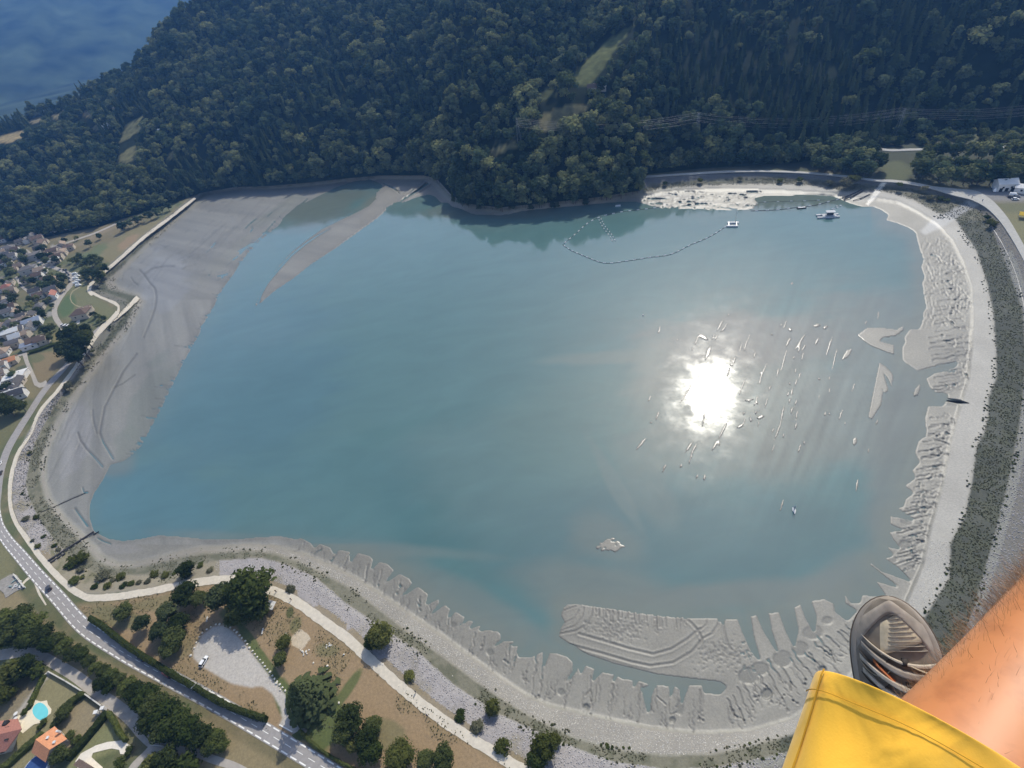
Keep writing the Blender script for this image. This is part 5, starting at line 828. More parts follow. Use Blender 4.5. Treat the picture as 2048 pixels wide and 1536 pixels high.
for sy in (-1, 1): raft_piece(r, (sy*.3, sy*3.0, .55), (21/sc_, 2.0, 1.3), 0, FLOATW, 'pontoon')
for sx in (-3, 3): raft_piece(r, (sx, 0, 1.25), (.4, 6.4, .15), 0, STEEL, 'cross_beam')
b = MB(); b.tube((2, 3, 1.2), (2, 3, 11), .16, .09, 6); b.build('mast', STEEL, r); b = MB(); b.tube((1.2, 3, 9.8), (2.8, 3, 9.8), .07, .07, 5); b.build('crossarm', STEEL, r)
P = at_z(1655,433,0); rz = rz_px(1655,433,10,-.5); r = tag(empty('dredger', P, rz), 'small grey dredging pontoon with a roofed frame near the far shore', 'dredger')
for sy in (-2.2, 2.2): raft_piece(r, (0, sy, .4), (16, 1.8, 1.2), 0, S('grey_steel', (.40, .42, .44), .6), 'pontoon')
raft_piece(r, (1, 0, 1.15), (10, 5, .25), 0, S('grey_steel'), 'deck'); raft_piece(r, (1.5, .5, 2.3), (4.5, 2.6, 2.1), 0, S('cabin_dark', (.06, .07, .08), .6), 'cabin'); raft_piece(r, (1.5, .5, 4.0), (6.5, 4.2, .2), 0, S('grey_steel'), 'roof')
for sx in (-1.4, 4.4):
    for sy in (-1.4, 2.4): b = MB(); b.tube((sx, sy, 1.2), (sx, sy, 4.0), .1, .1, 5); b.build('post', STEEL, r)
b = MB(); b.tube((-6.5, 0, 1.2), (-2, 0, 3.6), .14, .1, 5); b.build('boom_arm', STEEL, r)
for (x, y, w_, lb) in ((1603,416.5,7,'dark work float on the floating pipeline'), (1236,412,5,'small white work float near the wooded spur')):
    P = at_z(x, y, 0); r = tag(empty('work_float', P, rz_px(x, y, 10, -1)), lb, 'float'); raft_piece(r, (0, 0, .3), (w_, 2.2, .9), 0, RUB if w_ > 6 else FLOATW, 'hull'); raft_piece(r, (0, 0, .85), (w_*.8, 1.6, .18), 0, FLOATW, 'deck')
P = at_z(1588,1022,0); r = tag(empty('sailing_dinghy', P, 1.2), 'small dinghy with a white sail alone on the lake', 'dinghy'); b = MB(); b.add([(-1.6, 0, .05), (0, -.6, .05), (1.4, -.5, .05), (1.4, .5, .05), (0, .6, .05), (-1.9, 0, .4), (0, -.75, .4), (1.5, -.6, .4), (1.5, .6, .4), (0, .75, .4)], [(0, 4, 3, 2, 1), (5, 6, 7, 8, 9), (0, 1, 6, 5), (1, 2, 7, 6), (2, 3, 8, 7), (3, 4, 9, 8), (4, 0, 5, 9)]); b.build('hull', FLOATW, r); b = MB(); b.tube((-.3, 0, .3), (-.3, 0, 4.6), .05, .03, 6); b.build('mast', STEEL, r); b = MB(); b.add([(-.25, .02, .8), (1.6, .35, .8), (-.25, .02, 4.5), (-.25, -.02, .8), (1.6, .31, .8), (-.25, -.02, 4.5)], [(0, 1, 2), (3, 5, 4), (0, 3, 4, 1), (1, 4, 5, 2)]); b.build('sail', FLOATW, r)
P = at_z(1286,631,0); r = tag(empty('buoy', P), 'single small white buoy in the open water', 'buoy'); b = MB(); b.tube((0, 0, -.2), (0, 0, .5), .55, .55, 10); b.build('drum', FLOATW, r); b = MB(); b.tube((0, 0, .5), (0, 0, 1.2), .12, .05, 6); b.build('pin', FLOATW, r)
def pipe(pts, rad, label, name='pipe', dz=.5, mat=RUB, posts=True, cat='pipe'):
    P = [on_ground(x, y, dz) for x, y in pts]; r = tag(empty(name, P[0]), label, cat); m = MB(); Q = [p-P[0] for p in P]
    for p, q in zip(Q[:-1], Q[1:]): m.tube(p, q, rad, rad, 8)
    m.build('pipe_run', mat, r)
    if posts:
        for i in range(1, len(Q)-1): b = MB(); b.box((Q[i][0], Q[i][1], Q[i][2]-rad-.3), (.5, 1.4, .8), .6); b.build('support', CONC, r)
    return r
def lin(a, b, n): return [(a[0]+(b[0]-a[0])*i/(n-1), a[1]+(b[1]-a[1])*i/(n-1)) for i in range(n)]
pipe(lin((99,1123), (190,1065), 8), .48, 'long black pipe that runs down the bank into the lake corner', dz=.9); pipe(lin((103,1126), (132,1108), 4), .38, 'short black pipe beside the long one at the top of the bank', dz=.7); pipe(lin((188,1070), (199,1064), 3), .30, 'thin pipe end that reaches into the lake corner', dz=.5, posts=False)
pipe(lin((82,1025), (96,1019), 3)+lin((108,1014), (172,986), 6), .16, 'thin dark hose across the western mud', 'hose', .2, posts=False, cat='hose')
pipe([(1684,397), (1698,392), (1712,386), (1723,380)], .45, 'left of the two black pipes that climb the eastern bank', dz=.6); pipe([(1687,401), (1702,395), (1716,388), (1726,382)], .45, 'right of the two black pipes that climb the eastern bank', dz=.6); pipe([(1706,402), (1722,397), (1740,389)], .3, 'thin pipe between the black pipes and the pale ramp', dz=.4)
# dark sheet-pile wall that ends on the eastern mud
P0_ = on_ground(1893,801); P1_ = on_ground(1973,811); d = P1_-P0_; L = math.hypot(d[0], d[1]); r = tag(empty('groyne', P0_, math.atan2(d[1], d[0])), 'black sheet-pile groyne lying across the eastern mud', 'groyne'); m = MB(); m.add([(0, -.3, -.6), (L, -.3, -.2), (L, .3, -.2), (0, .3, -.6), (0, -.3, .15), (L*.42, -.3, 2.0), (L, -.3, .5), (0, .3, .15), (L*.42, .3, 2.0), (L, .3, .5)], [(0, 1, 6, 5, 4), (3, 7, 8, 9, 2), (4, 5, 8, 7), (5, 6, 9, 8), (0, 4, 7, 3), (1, 2, 9, 6), (0, 3, 2, 1)]); m.build('piles', S('black_piles', (.02, .02, .02), .8), r); b = MB(); b.tube((0, 0, .2), (L*.42, 0, 2.06), .14, .14, 5); b.build('capping', S('black_piles'), r)
# power line along the foot of the hill
def pylon(px, py, h, label):
    P = hill_point(np.array([float(px)]), np.array([float(py)]))[0]; r = tag(empty('power_pylon', P), label, 'pylon', 'pylons of the power line'); m = MB()
    for sx in (-1, 1):
        for sy in (-1, 1): m.tube((sx*2.2, sy*2.2, -1), (sx*.5, sy*.5, h), .10, .08, 4)
    for k in range(7):
        z0, z1 = h*k/7, h*(k+1)/7; w0, w1 = 2.2-1.7*k/7, 2.2-1.7*(k+1)/7
        for a in range(4):
            c0, s0 = [(1, 1), (-1, 1), (-1, -1), (1, -1)][a], [(1, 1), (-1, 1), (-1, -1), (1, -1)][(a+1) % 4]; m.tube((c0[0]*w0, c0[1]*w0, z0), (s0[0]*w1, s0[1]*w1, z1), .045, .045, 4)
    m.build('lattice', S('dull_steel', (.22, .23, .24), .7), r)
    for k, z in enumerate((h*.98, h*.86, h*.74)): b = MB(); b.tube((0, -3.6, z), (0, 3.6, z), .09, .09, 4); b.build('crossarm', S('dull_steel'), r)
    return P, h
PYL = [pylon(1040,292,26,'leftmost lattice pylon, half hidden on the wooded spur'), pylon(1392,286,28,'lattice pylon in the dark forest strip above the bright mud'), pylon(1790,276,26,'lattice pylon behind the tall shore trees'), pylon(2200,262,26,'lattice pylon beyond the right edge')]
for k, f in enumerate((.98, .86, .74)):
    for sy in (-3.4, 3.4):
        m = MB(); r = tag(empty('power_cable', PYL[0][0]), '%s %s cable of the power line along the hill foot' % (('top', 'middle', 'lowest')[k], 'near' if sy < 0 else 'far'), 'cable', 'cables of the power line')
        for (A_, ha), (B_, hb2) in zip(PYL[:-1], PYL[1:]):
            a_ = A_+np.array([0, sy, ha*f])-PYL[0][0]; b_ = B_+np.array([0, sy, hb2*f])-PYL[0][0]; N_ = 14; pts = [a_+(b_-a_)*i/N_-np.array([0, 0, 7*(1-(2*i/N_-1)**2)]) for i in range(N_+1)]
            for p, q in zip(pts[:-1], pts[1:]): m.tube(p, q, .045, .045, 3)
        m.build('wire', S('grey_wire', (.30, .31, .33), .5), r)
# ------------------------------------------------------------------ trees, hedges, shrubs and stones on the near side
def tree_px(kind, x, y, dpx, label, width=1.0, name='tree', cat='tree', group=None, hk=1.0, gz=None):
    dia = dpx/scale_at(x, y, 8.0); cr = CROWN[kind][0]; co = np.empty(len(cr.vertices)*3, np.float32); cr.vertices.foreach_get('co', co); co = co.reshape(-1, 3); w1 = (np.percentile(co[:, 0], 98)-np.percentile(co[:, 0], 2)); h = dia/(w1*width)*hk
    g = float(max(ground_z(x, y), .3)) if gz is None else gz; P = at_z(x, y, g+h*.55); P[2] = g-.05; return plant(kind, P, h, width/hk if hk != 1 else width, name, label, cat, group)
NB = ['near_broad0', 'near_broad1', 'near_broad2']
for i, (x, y, d, k, lb) in enumerate(((247,1222,34,'near_broad0','dark round tree alone on the dry lawn inside the road bend'), (283,1246,33,'near_pine1','brown-green pine between the lone lawn tree and the dark grove'), (334,1226,38,'near_pine0','upper left tree of the dark grove by the hedge'), (357,1246,38,'near_broad2','upper right tree of the dark grove by the hedge'), (318,1264,38,'near_pine1','left tree in the middle of the dark grove by the hedge'), (347,1275,42,'near_broad0','broad tree in the middle of the dark grove by the hedge'), (340,1297,36,'near_broad2','lowest tree of the dark grove, leaning over the hedge'),
    (371,1188,48,'near_broad0','dark dense tree below the pale path, left of the reddish one'), (398,1197,32,'near_broad2','narrow tree between the two dense trees below the path'), (440,1195,50,'near_pine0','reddish-brown conifer left of the biggest park tree'), (498,1178,78,'near_broad1','biggest green park tree, covering the pale path'), (484,1215,58,'near_broad2','dark tree at the foot of the biggest park tree'), (516,1216,46,'near_broad0','dark tree right of the big crown near the white shelter'), (466,1238,30,'near_broad0','small dark tree above the car park edge'),
    (566,1284,30,'near_round','small round clipped tree beside the sand court'), (560,1318,28,'near_broad2','twiggy grey shrubby tree between round tree and spruce'), (702,1438,52,'near_broad0','tallest dark tree of the right-hand park group'), (688,1464,44,'near_broad2','left tree of the right-hand park group'), (745,1452,38,'near_broad2','small dark tree at the right of the right-hand park group'), (737,1480,46,'near_broad0','lower middle tree of the right-hand park group'), (742,1503,44,'near_broad1','lowest tree of the right-hand park group'), (707,1490,28,'near_broad3','pale olive bush-like tree inside the right-hand park group'),
    (800,1513,58,'near_round','wide olive-green dome tree at the lower edge of the lawn'), (850,1519,36,'near_broad2','small dark tree just right of the dome tree'), (886,1514,44,'near_broad0','right dark tree in the row beside the dome tree'))):
    tree_px(k, x, y, d*.86, lb, RNG.uniform(.95, 1.15), group='park trees', hk=.68)
tree_px('near_spruce0', 603, 1384, 70, 'large spiky spruce beside the car park exit', 1.0, 'spruce_tree', hk=.9)
for i, (x, y, d) in enumerate(((10,1243,40), (36,1238,38), (62,1250,36), (18,1272,34), (58,1272,34), (84,1268,32), (98,1288,26), (113,1281,24), (128,1292,24), (146,1305,24), (163,1308,21), (178,1322,20), (191,1335,18), (206,1342,20), (222,1350,22), (240,1360,20), (255,1372,26), (271,1386,30), (290,1396,36), (309,1411,40), (331,1426,42), (302,1440,36), (351,1450,44), (326,1461,36), (376,1461,38), (401,1470,36), (430,1481,30), (418,1494,26), (445,1488,20))):
    tree_px(('near_broad1', 'near_broad0', 'near_broad1', 'near_broad2')[i % 4], x, y, d*1.1, 'leafy tree, %s from the upper left in the dense belt between road and lane' % ordn(i), 1.1, group='trees of the belt between road and lane', hk=.7)
for i, (x, y, d, lb) in enumerate(((201,1366,23,'left of the two dark round shrubs beside the lane'), (218,1373,25,'right of the two dark round shrubs beside the lane'), (20,1345,46,'large bush at the left edge below the lane'), (46,1334,36,'middle bush of the thicket below the lane'), (70,1340,32,'right bush of the thicket below the lane'), (5,1392,36,'dark bush at the left edge beside the grey track'), (330,1521,42,'left leafy tree at the bottom edge by the lane junction'), (372,1529,46,'right leafy tree at the bottom edge by the lane junction'), (298,1532,30,'small bush at the bottom edge left of the leafy pair'), (258,1500,16,'small dark bush at the end of the white driveway'), (140,1470,18,'upper olive bush right of the orange-roofed villa'), (151,1480,17,'lower olive bush right of the orange-roofed villa'), (120,1510,28,'dark tree in front of the orange-roofed villa'), (240,1525,22,'olive bush at the bottom edge below the driveway'), (48,1424,13,'dark bush at the upper edge of the pool terrace'), (60,1410,11,'narrow dark bush along the pool walk'), (88,1442,12,'dark bush at the lower rim of the pool terrace'), (80,1452,12,'dark bush below the pool terrace beside the lawn strip'), (128,1424,24,'big bush in the hedge between the two villa gardens'), (118,1437,20,'lower bush in the hedge between the two villa gardens'), (110,1447,16,'lowest bush in the hedge between the two villa gardens'))):
    tree_px(('near_broad0', 'shrub1', 'shrub0')[i % 3] if d > 20 else 'shrub1', x, y, d, lb, 1.1, 'garden_bush', 'bush', hk=.75)
for i, (x, y, d) in enumerate(((140,676,30), (156,690,34), (136,702,30), (168,676,26), (150,714,24), (146,662,22), (172,660,16))):
    tree_px('near_broad0' if i % 2 else 'near_pine0', x, y, d, 'dark tree, %s in the tall clump below the large farmhouse' % ordn(i), 1.0, group='dark trees below the large farmhouse', hk=.95)
for i, (x, y, d) in enumerate(((5,806,26), (26,808,22), (14,818,24), (40,812,18), (-6,800,24))): tree_px('near_broad0', x, y, d, 'dark tree, %s in the clump at the left edge by the white house' % ordn(i), 1.0, group='dark trees at the left edge', hk=.9)
vt = [(190,526,18), (178,522,18), (200,536,20), (192,552,22), (180,545,16), (205,548,14), (166,530,14), (84,512,16), (94,520,18), (100,512,14), (120,556,18), (108,566,20), (96,560,16), (124,570,16), (84,572,14), (176,486,13), (196,472,10), (152,476,10), (128,480,9), (240,452,16), (252,448,14), (262,444,14), (272,440,14), (284,436,14), (296,430,15), (310,424,15), (322,419,13), (334,413,13), (184,518,18), (170,540,18), (200,520,14), (212,534,14), (196,560,14), (176,556,12), (166,548,14), (120,532,10), (150,522,16), (160,512,14), (140,520,12), (196,634,12), (206,636,10), (198,642,12), (186,629,12), (85,626,16), (60,610,18), (40,625,16), (25,600,14), (70,596,14), (20,560,14), (55,640,14), (96,598,12), (30,650,14), (88,660,16), (100,668,12), (14,520,14), (46,520,12), (24,640,14), (60,560,12)]
for i in range(150):
    x, y = RNG.uniform(-130, 112), RNG.uniform(488, 790)
    if (x < 44 or y < 700) and not near_road(x, y): vt.append((x, y, RNG.uniform(8, 17)))
for i, (x, y, d) in enumerate(vt): tree_px(('far_broad0', 'far_broad1', 'far_broad2')[i % 3], x, y, d, 'dark garden tree among the roofs of the lakeside village', 1.1, group='garden trees of the lakeside village', hk=.85)
bs = [(59,906,6), (44,987,6), (50,1037,11), (72,1034,9), (86,1073,8), (64,1081,7), (75,1092,9), (108,1091,9), (116,1099,8), (156,1118,26), (139,1130,17), (160,1139,14), (164,1154,8), (148,1161,18), (203,1152,22), (242,1152,15), (246,1171,13), (277,1165,10), (215,1171,13), (189,1173,12), (295,1163,12), (308,1148,13), (262,1167,12), (225,1160,10), (330,1150,12), (350,1145,10), (135,769,15), (185,702,6), (219,654,6), (581,1177,15), (819,1351,18), (920,1432,20), (955,1454,22), (1004,1492,24), (400,1130,12), (420,1140,12), (1983,445,15), (1974,433,10), (1863,394,13), (1881,396,10), (1894,400,9), (1695,362,20), (1710,356,16), (1800,368,10), (1850,376,12), (1560,360,9), (1600,358,11), (1480,356,8), (1400,360,9), (1330,366,9), (1660,364,12)]
for i, (x, y, d) in enumerate(bs): tree_px('shrub%d' % (i % 3), x, y, d*1.15, ('olive bush, %s on the stony bank below the pale path counted from the left' % ordn(i)) if x < 1100 else 'olive bush, %s on the grey bank along the far and eastern shore' % ordn(i-40), 1.0, 'bank_bush', 'bush', 'bushes on the lake bank', hk=.5)
for x, y, d, k, lb in ((372,1140,28,'near_broad0','dark upright bush on the bank above the pale path'), (762,1268,46,'near_broad3','light green tree on the stone bank beside the pale path'), (745,1284,26,'near_broad1','lower dark part-tree leaning from the light green bank tree'), (986,1416,28,'near_broad3','small light green tree on the stone bank near the shore weeds'), (1088,1497,46,'near_broad3','yellow-green tree on the bank at the lower edge'), (1072,1522,30,'near_broad1','dark green bush below the yellow-green bank tree'), (1110,1480,22,'near_broad3','small yellow bush above the yellow-green bank tree')): tree_px(k, x, y, d, lb, 1.05, 'bank_tree', 'tree', hk=.85)
def hedge(pts, wpx, h, label, mat, dens=9, z=None, leaf=.16):
    X, Y, a, b, Wd, s = strip_edges(A(*sum(pts, ())), wpx); Z = ground_z(X, Y) if z is None else np.full(len(X), z); r = tag(empty('hedge', at_z(X[0], Y[0], Z[0])), label, 'hedge'); O = np.array(r.location); L = at_z(X-a*Wd/2, Y-b*Wd/2, Z)-O; R = at_z(X+a*Wd/2, Y+b*Wd/2, Z)-O; n = len(X); up = np.array([0, 0, h])
    wob = lambda k: RNG.normal(0, k, (n, 3)); V = np.concatenate([L, L+up*.85+wob(.12), (L+R)/2+up*(1+RNG.normal(0, .07, (n, 1))), R+up*.85+wob(.12), R]); F = [(k*n+i, k*n+i+1, (k+1)*n+i+1, (k+1)*n+i) for k in range(4) for i in range(n-1)]+[(0, n, 2*n, 3*n, 4*n), (5*n-1, 4*n-1, 3*n-1, 2*n-1, n-1)]
    obj('hedge_core', mesh_np('hedge_core', V, F, mat), r); ns = int(sum(np.linalg.norm(np.diff(L, axis=0), axis=1))*(2*h+np.linalg.norm(L[0]-R[0]))*dens); i = RNG.integers(0, n-1, ns); t = RNG.random((ns, 1)); k = RNG.integers(0, 4, ns); u = RNG.random((ns, 1)); Vr = V.reshape(5, n, 3); P = (Vr[k, i]*(1-t)+Vr[k, i+1]*t)*(1-u)+(Vr[k+1, i]*(1-t)+Vr[k+1, i+1]*t)*u; N = P-((L[i]+R[i])/2+np.array([0, 0, h*.4])); N /= np.linalg.norm(N, axis=1, keepdims=True); P = P+N*RNG.uniform(-.05, .22, (ns, 1)); N = N+RNG.normal(0, .5, (ns, 3)); N /= np.linalg.norm(N, axis=1, keepdims=True)
    V, F = quads(P, N, leaf, RNG); obj('foliage', mesh_np('foliage', V, F, mat), r); return r
hedge([(186,1240), (206,1252), (226,1268), (262,1296), (300,1321), (340,1345), (372,1364), (412,1388), (440,1404), (490,1426), (536,1440)], 13, 3.0, 'long tall dark hedge between the main road and the car park', LEAF['dark'])
hedge([(602,1462), (622,1484), (646,1503), (680,1524), (730,1550)], 7, 1.8, 'low dark hedge along the main road below the right-hand park trees', LEAF['dark'])
hedge([(172,1388), (160,1396), (146,1406), (138,1413)], 9, 2.2, 'short dark hedge between the two villa gardens at the lane wall', LEAF['dark']); hedge([(219,1425), (206,1442), (186,1466), (166,1490), (138,1520)], 9, 2.4, 'long straight dark hedge beside the villa drive', LEAF['dark']); hedge([(221,1426), (230,1440), (239,1458), (248,1474), (256,1482)], 10, 2.2, 'curved dark hedge between the lane and the round lawn', LEAF['mid']); hedge([(90,1467), (72,1483), (48,1504), (10,1538), (-20,1560)], 9, 2.2, 'long dark hedge between the two red-roofed villas', LEAF['dark']); hedge([(92,1350), (86,1362), (78,1376), (72,1392), (62,1408)], 6, 1.6, 'thin garden hedge along the pool walk', LEAF['mid']); hedge([(60,707), (84,700), (104,692), (124,688)], 3, 2.2, 'hedge at the top of the brown triangular field', LEAF['mid'])
# white boulders round the car park, stones on the lawn
bm_ = bmesh.new(); bmesh.ops.create_icosphere(bm_, subdivisions=2, radius=.5)
for v in bm_.verts: v.co *= 1+.28*(random.random()-.5); v.co.z *= .72
ROCKM = S('limestone', (.62, .58, .50), .9, .15, 2); rme = bpy.data.meshes.new('boulder'); bm_.to_mesh(rme); bm_.free(); rme.materials.append(ROCKM)
def rock(x, y, spx, label, group=None, name='boulder'):
    s = spx/scale_at(x, y, 8); P = on_ground(x, y, s*.22); o = obj(name, rme, None, P); o.scale = (s*RNG.uniform(.85, 1.2), s*RNG.uniform(.8, 1.1), s*RNG.uniform(.8, 1.1)); o.rotation_euler = (0, 0, RNG.random()*6); return tag(o, label, 'boulder', group)
edge_l = A(428,1250, 446,1247, 467,1259, 489,1281, 507,1304, 530,1333, 550,1358, 570,1381, 590,1412)
for i in range(30): p, _ = along(edge_l, (i+.5)/30); rock(p[0]+RNG.normal(0, .5), p[1]+RNG.normal(0, .5), RNG.uniform(3.6, 5.2), 'pale boulder, %s from the top along the curved right edge of the car park' % ordn(i), 'boulders edging the car park')
for i, (x, y) in enumerate(((422,1254), (414,1259), (405,1266), (399,1274), (393,1285), (389,1296))): rock(x, y, RNG.uniform(3, 4.2), 'pale boulder, %s from the top along the left edge of the car park' % ordn(i), 'boulders edging the car park')
for x, y, s_, lb in ((382,1311,5.5,'big white boulder at the lower left corner of the car park'), (553,1367,5,'white boulder beside the spruce at the car park edge'), (561,1380,4.5,'white boulder just below the spruce edge stone'), (655,1332,5,'single pale boulder on the lawn right of the spruce'), (670,1371,5,'single pale boulder lower on the dry lawn'), (678,1406,5,'white boulder on the green strip of the lawn'), (688,1309,4,'pale stone on the lawn near the path'), (627,1326,3.5,'small pale stone between court and spruce'), (735,1441,4,'white stone among the right-hand park trees'), (766,1329,4.5,'white boulder at the lake side of the pale path')): rock(x, y, s_, lb)
for i in range(14): rock(605+RNG.normal(0, 5)+i*.3, 1303+RNG.normal(0, 3.5), RNG.uniform(2.4, 4.2), 'pale rock in the heap at the lower corner of the sand court', 'rocks by the sand court', 'rock')
for i in range(9): rock(654+RNG.normal(0, 5), 1292+RNG.normal(0, 4), RNG.uniform(2.2, 3.6), 'pale rock in the scatter on the lawn below the path', 'rocks on the lawn', 'rock')
# small furniture of the park
P = on_ground(547,1215); r = tag(empty('picnic_shelter', P, rz_px(547,1215,10,3)), 'white roofed picnic shelter beside the pale path', 'shelter'); b = MB(); b.add([(-1.9, -1.7, 2.3), (1.9, -1.7, 2.3), (1.9, 1.7, 2.9), (-1.9, 1.7, 2.9), (-1.9, -1.7, 2.42), (1.9, -1.7, 2.42), (1.9, 1.7, 3.02), (-1.9, 1.7, 3.02)], [(0, 3, 2, 1), (4, 5, 6, 7), (0, 1, 5, 4), (1, 2, 6, 5), (2, 3, 7, 6), (3, 0, 4, 7)]); b.build('roof', WALLS[1], r)
for sx in (-1.7, 1.7):
    for sy in (-1.5, 1.5): b = MB(); b.tube((sx, sy, -.2), (sx, sy, 2.6+sy*.17), .09, .09, 6); b.build('post', WOOD, r)
b = MB(); b.box((0, 0, .75), (1.8, .8, .08)); b.build('table', WOOD, r); b = MB(); b.box((0, -.75, .45), (1.8, .3, .06)); b.box((0, .75, .45), (1.8, .3, .06)); b.build('benches', WOOD, r)
for x, y, lb in ((526,1263,'pale concrete bench on the bare ground below the biggest park tree'), (415,1239,'pale bench left of the green patch above the car park')):
    P = on_ground(x, y); r = tag(empty('bench', P, rz_px(x, y, 2, -10)), lb, 'bench'); b = MB(); b.box((0, 0, .46), (2.4, .6, .12)); b.build('seat', CONC, r)
    for sx in (-.8, .8): b = MB(); b.box((sx, 0, .1), (.25, .5, .62)); b.build('leg', CONC, r)
P = on_ground(514,1206); r = tag(empty('picnic_table', P, .6), 'grey picnic table under the biggest park tree', 'table'); b = MB(); b.box((0, 0, .75), (2, .9, .08)); b.build('table_top', STEEL, r)
for sx in (-.7, .7): b = MB(); b.box((sx, 0, .3), (.12, .7, .85)); b.build('leg', STEEL, r)
for sy in (-.8, .8): b = MB(); b.box((0, sy, .42), (2, .3, .06)); b.build('bench_seat', STEEL, r)
P = on_ground(572,1267); Q = on_ground(580,1275); d = Q-P; r = tag(empty('timber_beam', P, math.atan2(d[1], d[0])), 'pale timber beam leading to the sand court corner', 'beam'); b = MB(); b.box((math.hypot(d[0], d[1])/2, 0, .22), (math.hypot(d[0], d[1]), .35, .4)); b.build('beam', CONC, r); b = MB(); b.box((.2, 0, .1), (.3, .6, .3)); b.build('foot', CONC, r)
P = on_ground(416,1380,.0); r = tag(empty('street_lamp', P, rz_px(416,1380,-10,12)), 'tall thin street lamp between hedge and main road', 'street lamp'); b = MB(); b.tube((0, 0, -.2), (0, 0, 8), .09, .06, 8); b.build('pole', STEEL, r); b = MB(); b.tube((0, 0, 7.95), (1.6, 0, 8.3), .05, .04, 6); b.build('arm', STEEL, r); b = MB(); b.box((1.9, 0, 8.32), (.7, .28, .14)); b.build('lamp_head', STEEL, r)
# walkers on the path
SKIN = S('skin_far', (.55, .34, .24), .7)
def walker(x, y, rz, shirt, trous, label):
    P = on_ground(x, y, .1); r = tag(empty('person', P, rz), label, 'person'); V = [(0, 0, .95), (0, 0, 1.2), (0, 0, 1.42), (0, 0, 1.5), (.02, 0, 1.64), (.03, 0, 1.74), (0, .19, 1.42), (.04, .24, 1.14), (.16, .25, .92), (0, -.19, 1.42), (-.04, -.24, 1.14), (.06, -.26, .90), (0, .10, .90), (.10, .11, .50), (.02, .11, .06), (.16, .11, .03), (0, -.10, .90), (-.06, -.11, .48), (-.22, -.11, .08), (-.09, -.11, .03)]
    E = [(0, 1), (1, 2), (2, 3), (3, 4), (4, 5), (2, 6), (6, 7), (7, 8), (2, 9), (9, 10), (10, 11), (0, 12), (12, 13), (13, 14), (14, 15), (0, 16), (16, 17), (17, 18), (18, 19)]; Rr = [.15, .14, .15, .06, .10, .07, .06, .045, .035, .06, .045, .035, .10, .07, .05, .04, .10, .07, .05, .04]
    me = bpy.data.meshes.new('body'); me.from_pydata(V, E, []); me.materials.append(SKIN); o = obj('body', me, r); o.modifiers.new('skin', 'SKIN'); sv = me.skin_vertices[0].data
    for i, q in enumerate(Rr): sv[i].radius = (q, q)
    sv[0].use_root = True; sm = o.modifiers.new('sub', 'SUBSURF'); sm.levels = sm.render_levels = 1
    b = MB(); b.tube((0, 0, .92), (0, 0, 1.47), .19, .21, 10); b.tube((0, .18, 1.42), (.03, .25, 1.16), .09, .08, 7); b.tube((0, -.18, 1.42), (-.03, -.25, 1.16), .09, .08, 7); b.build('shirt', shirt, r)
    b = MB(); b.tube((0, .10, .98), (.10, .11, .5), .13, .10, 8); b.tube((.10, .11, .5), (.03, .11, .12), .10, .08, 8); b.tube((0, -.10, .98), (-.06, -.11, .48), .13, .10, 8); b.tube((-.06, -.11, .48), (-.2, -.11, .12), .10, .08, 8); b.build('trousers', trous, r); b = MB(); b.tube((0, 0, 1.66), (-.02, 0, 1.79), .115, .07, 9); b.build('hair', S('hair_dark', (.03, .02, .015), .8), r)
CL = S('cloth_dark', (.03, .035, .05), .9); CL2 = S('cloth_navy', (.05, .06, .10), .9); CL3 = S('cloth_grey', (.16, .15, .15), .9)
walker(832,1385, .6, CL, CL2, 'person in dark clothes at the lake side edge of the pale path'); walker(855,1432, 2.4, CL2, CL, 'person in dark clothes standing on the grass below the pale path'); walker(583,1200, -.6, CL3, CL, 'person in grey walking on the pale path near the shelter'); walker(553,1184, 2.2, CL, CL3, 'person in dark clothes where the path leaves the big tree'); walker(1964,403, .2, CL2, CL, 'person in dark clothes at the head of the eastern slipway'); walker(1943,397, .2, CL, CL, 'person in black at the left corner of the eastern slipway')
# weeds on the bank, stones of the embankment
def zone_points(mask, n, zmin=.3):
    jj, ii = np.nonzero(mask); w = (POS[jj, ii, 2]*0+1)/(np.array(scale_at(gx[ii], gy[jj]))**2); c = np.cumsum(w); k = np.searchsorted(c, RNG.random(n)*c[-1]); k = np.minimum(k, len(jj)-1); x = gx[ii[k]]+RNG.uniform(-G/2, G/2, n); y = gy[jj[k]]+RNG.uniform(-G/2, G/2, n); return on_ground(x, y), x, y
mk = (VG > .5) & (n3 > .34) & ((n2 > .40) | (PX > 1500)) & (PX > -50) & (PX < 2120) & (PY < 1620); P, x, y = zone_points(mk, 20000); sz = RNG.uniform(.18, .52, len(P)); R_ = np.zeros((len(P), 3)); R_[:, 2] = RNG.random(len(P))*6.28
scatter('bank_weeds', P-np.array([0, 0, .1]), np.stack([sz*1.2, sz*1.2, sz*.8], 1), R_, np.where(RNG.random(len(P)) < .07, 1, 2), [FIRST['shrub0'], FIRST['shrub1'], FIRST['shrub2']])
mk = (((BE > .5) & (d_vi < 9)) | ((ST > .5) & (d_vo < 10))) & (n2 > .45) & (PY > 420) & (PX < 2120) & (PY < 1620); P, x, y = zone_points(mk, 1800); sz = RNG.uniform(.3, .8, len(P)); R_ = np.zeros((len(P), 3)); R_[:, 2] = RNG.random(len(P))*6.28
scatter('sparse_weeds', P-np.array([0, 0, .05]), np.stack([sz*1.3, sz*1.3, sz*.8], 1), R_, RNG.choice([1, 2], len(P)), [FIRST['shrub0'], FIRST['shrub1'], FIRST['shrub2']])
V, F = ico(1); sm_ = []
